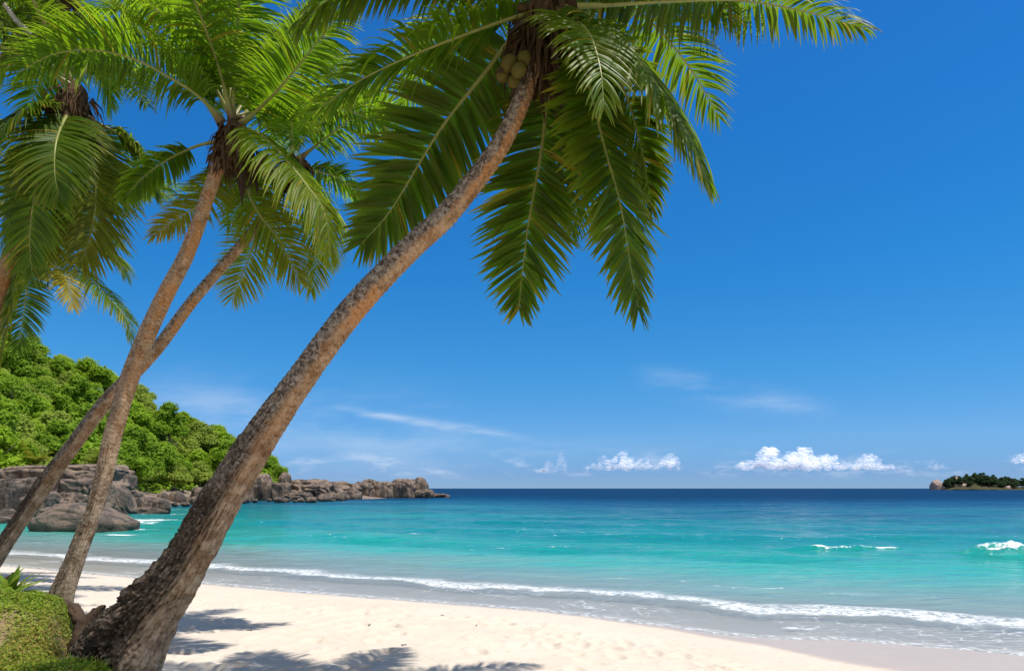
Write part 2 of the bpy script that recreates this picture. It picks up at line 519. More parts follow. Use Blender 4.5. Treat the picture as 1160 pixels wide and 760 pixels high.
# ------------------------------------------------------------------ sea
sr = np.concatenate([np.exp(np.linspace(math.log(7.0), math.log(120), 560, endpoint=False)), np.exp(np.linspace(math.log(120), math.log(60000), 160))])
sa = np.radians(np.linspace(-70, 64, 560))
X = (sr[:, None] * np.sin(sa)).ravel(); Y = (sr[:, None] * np.cos(sa)).ravel()
S = -sdist(SHORE, X, Y)
r = np.hypot(X, Y)
p = np.stack([X, Y, 0 * X], 1)
wob = fbm(p * 0.06, 3)
ph = S + 3.0 * wob
crest = np.zeros_like(S); Z = np.zeros_like(S)
for c, amp, w, seed in ((2.3, .035, .35, 1), (4.7, .045, .6, 2), (8.6, .07, 1.0, 3), (13.2, .22, 1.5, 4), (19.5, .16, 1.8, 5), (27, .15, 2.2, 6), (38, .15, 3, 7), (55, .15, 4, 8), (80, .12, 6, 9)):
    seg = sstep(-0.25, 0.35, pnoise(p * np.array([.07, .03, 1]) + seed * 31.7))
    b = np.exp(-((ph - c) / w)**2) * (0.3 + 0.7 * seg)
    Z += amp * b; crest = np.maximum(crest, b * np.clip(amp * 6, 0, 1))
Z += 0.05 * fbm(p * np.array([.3, .55, 1]), 4) * sstep(2, 10, S) * (1 - sstep(150, 400, r))
Z += 0.012 * fbm(p * np.array([.8, 1.6, 1]), 2) * sstep(0.5, 3, S) * (1 - sstep(40, 90, r))
Z += 0.012


def patch(px, py, wpx, hm, rot=0.0):
    c = G(px, py); w = wpx / F * c[1]
    u = X - c[0]; v = Y - c[1] - rot * u + 0.5 * pnoise(p * .9 + 5)
    return np.exp(-((np.abs(u) / w)**3)) * np.exp(-(v / hm)**2)


A = patch(1150, 628, 48, .62, -.05); Bk = patch(958, 622.5, 62, .28, -.02)
foam = np.maximum.reduce([A, 1.0 * Bk, 1.0 * patch(168, 591, 48, 2.6), .95 * patch(150, 600, 26, 1.0), .8 * patch(140, 606, 22, .7), .8 * patch(185, 582, 40, 2.0), .6 * patch(300, 603, 26, .5), .6 * patch(210, 578, 40, 1.8),
                          .62 * patch(470, 604, 26, .35), .6 * patch(505, 610, 26, .35), .55 * patch(620, 608, 40, .3),
                          .55 * patch(900, 667, 28, .4), .75 * patch(910, 712, 30, .35), .6 * patch(880, 708, 24, .3),
                          .5 * patch(940, 583, 14, 1.2), .5 * patch(420, 569, 60, 2.5), .5 * patch(340, 569, 30, 2.5), .45 * patch(480, 564, 40, 3), .5 * patch(610, 622, 90, .22)])
brk_n = .45 + 1.1 * np.clip(fbm(p * np.array([1.1, 1.6, 1]) + 3, 3) + .35, 0, 1)
Z += (0.30 * A + 0.13 * Bk) * brk_n
shade = np.log2(np.maximum(S, 0) + 1) / 8.0
shade = shade + 0.05 * sstep(-10, 30, X) * sstep(8, 25, S) - 0.03 * sstep(0, -14, X) * sstep(90, 20, S)
wave_face = sstep(-.3, .4, pnoise(p * np.array([.05, .02, 1]) + 77))
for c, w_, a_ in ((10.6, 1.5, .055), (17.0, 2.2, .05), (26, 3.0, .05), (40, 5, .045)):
    shade = shade + a_ * np.exp(-((ph - c) / w_)**2) * (.25 + .75 * wave_face)      # shaded wave faces painted as darker bands in the water colour
foam = foam * np.clip(.55 + .9 * fbm(p * np.array([1.4, 2.2, 1]) + 13, 3), .5, 1.2)
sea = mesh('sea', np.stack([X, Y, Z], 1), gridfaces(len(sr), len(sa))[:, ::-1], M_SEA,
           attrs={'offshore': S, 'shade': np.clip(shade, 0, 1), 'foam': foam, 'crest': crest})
tag(sea, 'turquoise sea deepening to navy blue at the horizon', kind='structure')

# ------------------------------------------------------------------ boulders
def icos(sub):
    import bmesh
    bm = bmesh.new(); bmesh.ops.create_icosphere(bm, subdivisions=sub, radius=1.0)
    V = np.array([v.co[:] for v in bm.verts]); Fc = np.array([[v.index for v in f.verts] for f in bm.faces]); bm.free()
    return V, Fc


ICO = {k: icos(k) for k in (2, 3, 4, 5, 6)}


def boulder(c, w, d, h, seed, sub=4, box=0.55, rough=0.16, cracks=3, shear=0.0, label=None, group=None, name='boulder', tilt=0.0, prof=None, mat=None):
    """c: centre of the foot; w, d, h: width, depth, height"""
    V, Fc = ICO[sub]
    rs = np.random.RandomState(seed)
    e = 1.0 - box * 0.62
    U = np.sign(V) * np.abs(V)**e
    U = U / np.max(np.abs(U), axis=0)
    off = rs.uniform(-50, 50, 3)
    U = U * (1 + rough * 1.3 * fbm(V * 1.1 + off, 3) + rough * .35 * fbm(V * 4 + off, 3))[:, None]
    gr = np.zeros(len(V))
    for k in range(cracks):
        n = nrm(rs.normal(size=3) * np.array([1, .7, .3])); o = rs.uniform(-.45, .45)
        dd = V @ n - o + 0.10 * fbm(V * 2.1 + off + k, 3)
        g = np.exp(-(dd / 0.035)**2); gr = np.maximum(gr, g)
        U = U * (1 - 0.07 * np.exp(-(dd / 0.07)**2))[:, None]
        U = U + (sstep(-.06, .06, dd) * rough * rs.uniform(0, .30))[:, None] * n
    if prof is not None: U[:, 2] *= np.where(U[:, 2] > 0, np.interp(U[:, 0], *prof), 1)
    U = U * np.array([w / 2, d / 2, h * 0.62])
    U[:, 2] += h * 0.40
    U[:, 0] += shear * U[:, 2]
    ct, st = math.cos(tilt), math.sin(tilt)
    x, z = U[:, 0].copy(), U[:, 2].copy(); U[:, 0] = x * ct + z * st; U[:, 2] = -x * st + z * ct
    o = mesh(name, U, Fc, mat or M_ROCK, attrs={'groove': gr})
    o.location = c
    return tag(o, label, 'boulder', group)


def rock_px(x0, x1, top, base, Y, seed, label, group=None, zfoot=None, **kw):
    """spans columns x0..x1 and rows top..base at distance Y"""
    cx = .5 * (x0 + x1); b = P(cx, base, Y); w = (x1 - x0) / F * Y; h = (base - top) / F * Y
    c = b + np.array([0, w * 0.3, -0.15 * h])
    return boulder(c, w, kw.pop('d', w * 0.85), h * 1.15, seed, label=label, group=group, **kw)


g1 = 'granite boulders at the foot of the hill'
rock_px(18, 132, 571, 604, 34, 3, 'huge pale wedge-shaped boulder standing alone in the shallows before the other rocks', g1, sub=6, box=.35, rough=.07, cracks=0, d=3.6, prof=([-1, -.75, -.4, -.15, .15, .6, 1], [.35, .55, .98, 1.05, .95, .5, .08]))
rock_px(-6, 116, 526, 552, 56, 11, 'long grey rock ledge topping the pile beneath the bright young palm', g1, sub=6, box=.7, rough=.13, cracks=3, d=7)
rock_px(13, 50, 541, 568, 52, 12, 'squarish dark block jutting out under the long rock ledge', g1, sub=5, box=.85, rough=.1, cracks=1)
rock_px(-14, 17, 545, 582, 50, 13, 'upright dark rock column cut by the left edge of the photo', g1, sub=5, box=.8, cracks=2)
rock_px(62, 112, 542, 574, 52, 14, 'broad dented brown boulder between the two slim leaning trunks', g1, sub=6, box=.55, rough=.22, cracks=4)
rock_px(106, 146, 550, 580, 55, 15, 'smooth domed boulder with a shadowed face right of the second palm trunk', g1, sub=5, box=.4, cracks=1, shear=-.25)
rock_px(66, 99, 562, 581, 46, 16, 'rounded folded boulder just behind the huge pale wedge', g1, sub=5, box=.4, rough=.24, cracks=3)
rock_px(20, 60, 558, 582, 49, 20, 'low shaded boulder filling the gap below the squarish block', g1, sub=5, box=.5, cracks=3)
rock_px(-4, 14, 577, 590, 42, 17, 'pinkish rock at the waterline against the left edge of the photo', g1, sub=4, box=.5)
rock_px(8, 28, 581, 592, 41, 18, 'small pinkish rock half hidden behind the huge pale wedge', g1, sub=4, box=.5)
rock_px(-16, 6, 585, 597, 40, 19, 'flat pink rock lowest in the left corner of the rock pile', g1, sub=4, box=.6)
rock_px(40, 74, 575, 588, 44, 21, 'sloping brown rock peeping above the huge pale wedge', g1, sub=4, box=.5)
for i, (x0, x1, t_, b_, lab) in enumerate([
        (134, 150, 562, 576, 'tan rock touching the smooth domed boulder on its right'), (147, 160, 564, 579, 'upright split rock in the tan cluster right of the domed boulder'),
        (157, 177, 567, 581, 'wide rounded rock beside the churning white foam'), (172, 190, 566, 577, 'sloping flat rock right of the wide rounded one by the foam'),
        (138, 182, 575, 583, 'flat reddish rock shelf washed by the white foam')]):
    rock_px(x0, x1, t_, b_, 62 - i, 30 + i, lab, g1, sub=4, box=.45)
for i, (x0, x1, t_, b_, Yd, lab) in enumerate([(-24, 48, 538, 580, 60, 'shaded back wall of rock behind the squarish block'), (44, 118, 540, 580, 60, 'broad back slab rising behind the dented brown boulder'),
        (100, 150, 553, 582, 64, 'grey slab sloping down behind the smooth domed boulder'), (140, 182, 564, 580, 70, 'low wide rock at the end of the pile nearest the trees')]):
    rock_px(x0, x1, t_, b_, Yd, 450 + i, lab, g1, sub=5, box=.6, rough=.14, cracks=3)
g2 = 'boulders under the trees along the shore'
rock_px(188, 207, 556, 571, 92, 41, 'round pale boulder like a ball below the dark tree trunks', g2, sub=4, box=.2, rough=.08, cracks=0)
rock_px(176, 190, 558, 571, 92, 47, 'smaller round boulder left of the pale ball boulder', g2, sub=4, box=.3, rough=.1, cracks=0)
rock_px(214, 238, 551, 572, 98, 42, 'dark boulder in tree shade left of the big palm trunk', g2, sub=5, box=.4)
rock_px(212, 230, 562, 574, 90, 43, 'pinkish low boulder at the water left of the big palm trunk', g2, sub=4, box=.4)
rock_px(279, 306, 538, 566, 118, 44, 'tallest dark boulder right beside the big palm trunk', g2, sub=5, box=.45, cracks=2)
rock_px(298, 309, 548, 568, 116, 45, 'narrow upright slab wedged between two tall dark boulders', g2, sub=4, box=.7)
rock_px(305, 326, 546, 567, 116, 46, 'tall block boulder with rounded top right of the narrow slab', g2, sub=5, box=.6, cracks=1)
rock_px(315, 328, 535, 553, 128, 48, 'pointed boulder perched above the block boulder at the end of the trees', g2, sub=4, box=.3)
rock_px(326, 342, 543, 556, 132, 49, 'dark flat rock behind the pointed perched boulder', g2, sub=4, box=.5)
g3 = 'rocks of the point running out to sea'
rock_px(321, 350, 558, 570, 112, 51, 'low square twin-lobed rock at the water on the point', g3, sub=5, box=.75, cracks=2)
rock_px(333, 388, 546, 567, 128, 52, 'long tilted bare slab forming the middle of the point', g3, sub=6, box=.45, rough=.2, cracks=5, shear=-.6, d=10)
rock_px(346, 402, 547, 560, 138, 53, 'dark-topped ridge of rock behind the long tilted slab', g3, sub=5, box=.45, rough=.2, cracks=4, d=8)
rock_px(380, 408, 554, 568, 136, 57, 'pale broken rock in the dip before the end blocks', g3, sub=4, box=.5)
rock_px(396, 424, 547, 565, 150, 54, 'dark boulder that begins the row of end blocks on the point', g3, sub=5, box=.55, cracks=2)
rock_px(420, 444, 546, 566, 152, 55, 'streaked cube boulder second in the row of end blocks', g3, sub=5, box=.7, cracks=2)
rock_px(440, 470, 544, 566, 154, 56, 'largest streaked block on the end of the point', g3, sub=5, box=.65, cracks=3)
rock_px(467, 485, 541, 561, 158, 58, 'pale conical rock cap standing at the tip of the point', g3, sub=5, box=.25, rough=.12, cracks=1)
rock_px(461, 492, 554, 566, 156, 59, 'dark fluted base rock under the pale conical cap', g3, sub=5, box=.5, cracks=4)
rock_px(484, 508, 559, 564.5, 160, 60, 'low flat reef rock trailing off the tip of the point', g3, sub=4, box=.4)
rock_px(408, 426, 543, 552, 160, 61, 'small dark rock on top of the end blocks', g3, sub=4, box=.4)
rk = np.random.RandomState(88)
small = [rk.uniform(0, 1, 5) for _ in range(46)]
coast = np.array([(170, 581), (200, 573), (240, 570.5), (280, 568.5), (330, 569), (390, 567)])
for i, q in enumerate(small):
    px = 172 + 220 * q[0]
    by = np.interp(px, coast[:, 0], coast[:, 1]) - 3.0 * q[1]
    wp = (4 + 9 * q[2]**2); Yd = F * 2.0 / (by - HY)
    c = P(px, by, Yd); w = wp / F * Yd
    boulder(c + np.array([0, 0, -.12 * w]), w * (1 + .5 * q[3]), w, w * (.5 + .4 * q[4]), 300 + i, sub=3, box=.35, cracks=0,
            label='small weathered rock among many along the narrow shore below the trees', group='small rocks along the far shore')

# ------------------------------------------------------------------ headland
ctrl = np.array([
    # coast, about the water level
    (-36, 40, -.2), (-37, 50, .2), (-39, 63, .3), (-41, 76, .4), (-44.5, 90, .4), (-46.5, 106, .4), (-46, 121, .4), (-40, 124, .4), (-33, 132, -.2), (-24, 152, -.7), (-16, 170, -1.0),
    (-45, 140, 2.3), (-37, 143, 1.6), (-28, 158, .3),
    # sea bed round it
    (-14, 36, -2.5), (-22, 55, -2.5), (-30, 78, -2.5), (-34, 100, -2.5), (-33, 115, -2.5), (-20, 130, -3), (-10, 150, -3), (0, 180, -3), (-20, 190, -3), (-45, 185, -3), (-70, 230, -4), (-120, 260, -4),
    # foot of the slope
    (-44, 54, 2.6), (-49, 66, 3.0), (-54, 80, 3.0), (-58, 100, 3.0), (-58, 118, 3.0), (-55, 132, 3.0),
    # slope and crest
    (-62, 70, 9), (-72, 90, 13), (-74, 110, 14), (-68, 128, 11), (-130, 100, 25), (-104, 122, 28), (-92, 130, 25.5), (-80, 137, 20), (-72, 142, 15), (-63, 148, 10), (-55, 152, 6), (-50, 156, 3),
    (-90, 70, 16), (-60, 45, 5), (-90, 40, 6), (-130, 60, 14), (-170, 90, 20), (-110, 180, 8), (-80, 190, 3), (-180, 160, 15)], float)


def tps(c):
    d = np.hypot(c[:, None, 0] - c[None, :, 0], c[:, None, 1] - c[None, :, 1])
    n = len(c); K = d + 0.6 * np.eye(n) * 0
    A_ = np.zeros((n + 3, n + 3)); A_[:n, :n] = K; A_[:n, n] = 1; A_[:n, n + 1:] = c[:, :2]; A_[n, :n] = 1; A_[n + 1:, :n] = c[:, :2].T
    return np.linalg.solve(A_, np.concatenate([c[:, 2], [0, 0, 0]]))


_w = tps(ctrl)


def hill_z(X, Y):
    X = np.asarray(X, float); Y = np.asarray(Y, float)
    z = _w[-3] + _w[-2] * X + _w[-1] * Y
    for k in range(len(ctrl)):
        z = z + _w[k] * np.hypot(X - ctrl[k, 0], Y - ctrl[k, 1])
    return z


gx = np.linspace(-190, 5, 190); gy = np.linspace(28, 260, 190)
XX, YY = np.meshgrid(gx, gy); Xf, Yf = XX.ravel(), YY.ravel()
Zf = hill_z(Xf, Yf); Zf = np.maximum(Zf, -4) + 0.25 * fbm(np.stack([Xf, Yf, 0 * Xf], 1) * .25, 4)
hill = mesh('hill', np.stack([Xf, Yf, Zf], 1), gridfaces(len(gy), len(gx)), M_SOILHILL)
tag(hill, 'steep wooded headland rising from the rocky shore', kind='structure')

# ------------------------------------------------------------------ broadleaf trees
def leaf_quads(c, n, size, rs, tint=None):
    """leaf sprays: bent quads at points c with normals n"""
    m = len(c)
    t1 = nrm(np.cross(n, rs.normal(size=(m, 3)))); t2 = np.cross(n, t1)
    s = size * rs.uniform(.6, 1.35, (m, 1)); a = s * rs.uniform(.45, .8, (m, 1))
    bend = n * s * rs.uniform(-.25, .05, (m, 1))
    V = np.stack([c - t1 * s + bend, c - t2 * a, c + t1 * s + bend, c + t2 * a], 1).reshape(-1, 3)
    return V, np.arange(4 * m).reshape(-1, 4)


def crown_mesh(name, mat, seed, rad, hgt, nlobe, nleaf, size, z0):
    rs = np.random.RandomState(seed)
    Vs, Fs, Ts = [], [], []; base = 0
    lob = []
    for k in range(nlobe):
        a = rs.uniform(0, 2 * np.pi); q = math.sqrt(rs.uniform(0, 1)) * .72
        zz = z0 + hgt * (0.12 + .66 * rs.uniform() * (1 - .6 * q))
        rr_ = rad * rs.uniform(.20, .46)
        lob.append((np.array([q * rad * math.cos(a), q * rad * math.sin(a), zz]), rr_))
    lob.append((np.array([0, 0, z0 + hgt * .72]), rad * .42))
    for c, lr in lob:
        m = int(nleaf * (lr / rad / .38)**2)
        d = nrm(rs.normal(size=(m, 3))); d[:, 2] = np.where(d[:, 2] < -.45, -d[:, 2], d[:, 2])
        rad_n = lr * (1 + .30 * fbm(d * 2.2 + c, 2)) * rs.uniform(.58, 1.16, m)
        pts = c + d * rad_n[:, None] * np.array([1, 1, .8])
        n = nrm(d + rs.normal(scale=.45, size=(m, 3)) + np.array([0, 0, .55]))
        V, Fq = leaf_quads(pts, n, size, rs)
        lt = rs.uniform(.15, .85)
        Vs.append(V); Fs.append(Fq + base); Ts.append(np.repeat(np.clip(lt + rs.normal(scale=.18, size=m), 0, 1), 4)); base += len(V)
    me_o = mesh(name, np.vstack(Vs), np.vstack(Fs), mat, attrs={'tint': np.concatenate(Ts)}, smooth=False)
    return me_o


def tube(pts, rad, nseg=8):
    pts = np.asarray(pts, float); rad = np.asarray(rad, float)
    T, D, S_ = frames(pts, (0.31, 0.95, 0.1))
    a = np.linspace(0, 2 * np.pi, nseg, endpoint=False)
    V = pts[:, None] + rad[:, None, None] * (np.cos(a)[None, :, None] * D[:, None] + np.sin(a)[None, :, None] * S_[:, None])
    return V.reshape(-1, 3), gridfaces(len(pts), nseg, True)


def trunk_mesh(name, seed, h, r0, rad):
    rs = np.random.RandomState(seed)
    Vs, Fs, b = [], [], 0
    main = np.array([[0, 0, -1.0], [0.05, 0, h * .3], [rs.uniform(-.3, .3), rs.uniform(-.3, .3), h * .65], [rs.uniform(-.4, .4), 0, h]])
    C, _ = catmull(main, 14); V, Fq = tube(C, np.linspace(r0, r0 * .4, 14)); Vs.append(V); Fs.append(Fq); b += len(V)
    for k in range(5):
        a = rs.uniform(0, 6.28); z1 = h * rs.uniform(.45, .8)
        pp = np.array([[0, 0, z1], [rad * .3 * math.cos(a), rad * .3 * math.sin(a), z1 + h * .12], [rad * .65 * math.cos(a), rad * .65 * math.sin(a), z1 + h * .3]])
        C, _ = catmull(pp, 8); V, Fq = tube(C, np.linspace(r0 * .45, r0 * .15, 8), 6); Vs.append(V); Fs.append(Fq + b); b += len(V)
    return mesh(name, np.vstack(Vs), np.vstack(Fs), M_BARK)


M_CROWN.append(crown_material('crown_island', (0.026, 0.055, 0.022), (0.070, 0.110, 0.045), (0.08, 0.15, 0.04)))
PROTO = []
specs = [(0, 3.1, 4.6, 16, 760, .165, 1.5), (1, 3.3, 4.6, 18, 760, .165, 1.6), (2, 2.7, 5.2, 15, 700, .16, 1.8), (3, 2.9, 4.0, 17, 760, .16, 1.5),
         (0, 2.6, 4.2, 13, 800, .16, 1.3), (1, 2.5, 5.6, 16, 700, .16, 2.2), (2, 3.2, 4.2, 17, 700, .17, 1.3), (4, 3.0, 4.4, 12, 420, .24, 1.3), (4, 2.5, 5.6, 11, 420, .24, 1.8)]
for i, (mi, rad, hg, nl, nf, sz, z0) in enumerate(specs):
    cr = crown_mesh('crown', M_CROWN[mi], 50 + i, rad, hg, nl, nf, sz, z0)
    tk = trunk_mesh('trunk', 70 + i, z0 + hg * .6, .16 + .03 * (i % 3), rad)
    PROTO.append((cr.data, tk.data))
    bpy.data.objects.remove(cr); bpy.data.objects.remove(tk)


def tree(i, loc, sc, rz, label, group, name='broadleaf_tree', zs=1.0):
    r_ = empty(name, loc); r_.rotation_euler = (0, 0, rz); r_.scale = (sc, sc, sc * zs)
    tag(r_, label, 'tree', group)
    for nm, me in zip(('crown', 'trunk'), PROTO[i]):
        o = bpy.data.objects.new(nm, me); COL.objects.link(o); o.parent = r_
    return r_


rt = np.random.RandomState(21)
placed = []
cols = ['bright green', 'mid green', 'dark green', 'pale green', 'bright green', 'mid green', 'dark green', 'dark green', 'dark green']
forms = ['wide round', 'wide round', 'tall', 'low round', 'low round', 'tall', 'low round', 'low round', 'tall']
for k in range(16000):
    x, y = rt.uniform(-135, -44), rt.uniform(50, 168)
    z = float(hill_z(x, y))
    px = CX + x / y * F
    if px < -30 or px > 306 or z < (2.2 if y < 75 else 1.5): continue
    gap = 2.7 + 0.009 * y
    if any((x - a)**2 + (y - b)**2 < gap * gap for a, b in placed): continue
    # hide nothing behind the crest
    yc = np.interp(px, [-60, 30, 170, 290, 330], [126, 136, 146, 158, 164])
    if y > yc: continue
    placed.append((x, y))
hz_all = hill_z(np.array([q[0] for q in placed]), np.array([q[1] for q in placed]))
for (x, y), z in zip(placed, hz_all):
    px = CX + x / y * F
    low = z < 6.0
    i = int(rt.choice([5, 5, 6, 1])) if low and rt.uniform() < .5 else int(rt.choice([0, 0, 1, 3, 4, 3, 5, 3, 4]))
    yc = np.interp(px, [-60, 30, 170, 290, 330], [126, 136, 146, 158, 164])
    zone = 'along the hill crest' if y > yc - 9 else ('low behind the rocks' if low else 'halfway up the hillside')
    side = 'left of the slim palms' if px < 85 else ('between slim and big palms' if px < 250 else 'at the seaward end')
    sc = rt.uniform(.68, 1.42) if y < yc - 9 else rt.uniform(.85, 1.2) * (0.9 if y > yc - 9 and px > 200 else 1)
    tree(i, (x, y, z - .3), sc, rt.uniform(0, 6.28), f'{cols[i]} {forms[i]} tree {zone}, {side}', f'{cols[i]} {forms[i]} trees {zone} {side}')
print('hill trees', len(placed))
ru = np.random.RandomState(61)
nu = 60000
x = ru.uniform(-135, -43, nu); y = ru.uniform(48, 166, nu); z = hill_z(x, y)
k = (z > np.where(y < 75, 2.6, 1.7) + .7 * fbm(np.stack([x, y, 0 * x], 1) * .2, 2)) & (CX + x / y * F > -50) & (CX + x / y * F < 318)
x, y, z = x[k], y[k], z[k]; m = len(x)
hgt_ = np.clip(.9 + 1.5 * fbm(np.stack([x, y, 0 * x], 1) * .35, 3), .1, 2.4) * ru.uniform(.1, 1, m)
V, Fq = leaf_quads(np.stack([x, y, z + hgt_], 1), nrm(ru.normal(scale=.5, size=(m, 3)) + np.array([0, -.2, 1])), .34, ru)
ug = mesh('undergrowth', V, Fq, M_CROWN[1], attrs={'tint': np.repeat(np.clip(ru.normal(.45, .25, m), 0, 1), 4)}, smooth=False)
tag(ug, 'green shrubby undergrowth covering the slope beneath the trees', kind='stuff')

# ------------------------------------------------------------------ island on the horizon
IY = 950.0


def ipx(px, py, Y=IY): return P(px, py, Y)


ix = np.linspace(-14, 250, 110); iy = np.linspace(-30, 120, 40)
o0 = np.array([(1064 - CX) / F * IY, IY])
IX, IYY = np.meshgrid(ix, iy)
prof = np.interp(IX, [-14, 0, 10, 22, 45, 62, 80, 110, 150, 210, 250], [-3, .6, 6, 12, 13, 13, 10, 6, 5, 9, -1])
IZ = prof * np.exp(-((IYY - 30) / 52)**4) - 1.5 + 0.8 * fbm(np.stack([IX.ravel(), IYY.ravel(), 0 * IX.ravel()], 1) * .08, 3).reshape(IX.shape)
isl = mesh('island', np.stack([IX.ravel() + o0[0] * (IYY.ravel() + IY) / IY, IYY.ravel() + o0[1], IZ.ravel()], 1), gridfaces(len(iy), len(ix)), M_ISLE)
tag(isl, 'small wooded island on the horizon at the right', kind='structure')
ri = np.random.RandomState(4)
for k in range(230):
    x = ri.uniform(3, 225); y = ri.uniform(-18, 40)
    zz = float(np.interp(x, [-14, 0, 10, 22, 45, 62, 80, 110, 150, 210, 250], [-3, .6, 6, 12, 13, 13, 10, 6, 5, 9, -1]) * math.exp(-((y - 30) / 52)**4) - 1.5)
    if zz < .2: continue
    i = int(ri.choice([7, 8, 7])); seg = 'on the steep left end' if x < 30 else ('on the highest part' if x < 80 else 'on the low right part')
    tree(i, (o0[0] * (y + IY) / IY + x, o0[1] + y, zz - 1), ri.uniform(1.3, 2.2), ri.uniform(0, 6.28), f'tiny {cols[i]} {forms[i]} tree {seg} of the far island', f'{cols[i]} {forms[i]} trees {seg} of the far island', name='island_tree')
for i, (x0, x1, t_, b_, lab) in enumerate([(1057, 1069, 544, 554.5, 'pink bare rock at the left tip of the far island'), (1065, 1079, 547, 554.5, 'pink rock foot beside the left tip of the far island'),
                                           (1080, 1098, 547.5, 554.5, 'palest broad rock at the foot of the far island'), (1081, 1089, 540, 545, 'small bare rock high among the far island trees'),
                                           (1100, 1112, 550, 554.5, 'low grey shore rock near the middle of the far island'), (1130, 1150, 549.5, 554.5, 'long pale shore rock on the right of the far island')]):
    rock_px(x0, x1, t_, b_, IY - 12 + (14 if i == 3 else 0), 400 + i, lab, 'bare rocks on the far island', sub=4, box=.4, mat=M_PALEROCK)

# ------------------------------------------------------------------ clouds
def cloud(px0, px1, top, base, humps, seed, label, dens=0.5, Y=9000.0):
    rs = np.random.RandomState(seed)
    V0, F0 = ICO[3]
    w = (px1 - px0); Vs, Fs, Th, b = [], [], [], 0
    c0 = P(.5 * (px0 + px1), base, Y)
    n = int(w * 3.2)
    k = 0
    while k < n:
        u = rs.uniform(0, 1)
        hmax = max([hh * math.exp(-((u - hu) / hw)**2) for hu, hw, hh in humps] + [.16])
        v = rs.uniform(0, 1)**.9 * hmax
        hp = (base - top)
        rel = v / hmax; rad = hp * (.05 + .15 * hmax * rs.uniform(.25, 1) * (1.1 - .5 * rel))
        q = P(px0 + u * w, base - v * hp, Y) - c0; q[1] = rs.uniform(-1, 1) * hp * .5 / F * Y
        rm = rad / F * Y
        off = rs.uniform(-40, 40, 3)
        U = V0 * (1 + .38 * fbm(V0 * 1.6 + off, 3))[:, None] * rm * np.array([1.25, 1.1, .85])
        Vs.append(U + q); Fs.append(F0 + b); b += len(U)
        Th.append(np.full(len(U), np.clip(dens + .22 + rs.uniform(-.12, .2) + .22 * (1 - hmax) + .14 * rel, .05, .965))); k += 1
    o = mesh('cloud', np.vstack(Vs), np.vstack(Fs), M_CLOUD, attrs={'thin': np.concatenate(Th)})
    o.location = c0
    return tag(o, label, 'cloud', 'cumulus clouds above the horizon')


cloud(662, 772, 512, 531, [(.2, .12, .8), (.40, .14, 1), (.62, .16, .65), (.88, .12, .9)], 1, 'long white cumulus cloud low over the middle of the sea', .55)
cloud(606, 641, 514, 535, [(.85, .16, 1), (.45, .2, .6)], 2, 'small two-humped cloud left of the long white cumulus', .74)
cloud(836, 1008, 504, 531, [(.20, .08, .95), (.40, .09, .98), (.55, .14, .62), (.85, .08, .6), (.05, .06, .4)], 3, 'largest bright cumulus cloud with two tall heads', .45)
cloud(1012, 1032, 520, 535, [(.3, .3, .7)], 4, 'faint wisp of cloud right of the largest cumulus', .86)
cloud(1048, 1076, 519, 531, [(.4, .3, .9)], 5, 'thin cloud puff just above the far island', .82)
cloud(1148, 1178, 512, 524, [(.4, .4, 1)], 6, 'white cloud cut off by the right edge over the far island', .5)

# ------------------------------------------------------------------ palms
ZUP = np.array([0, 0, 1.0])


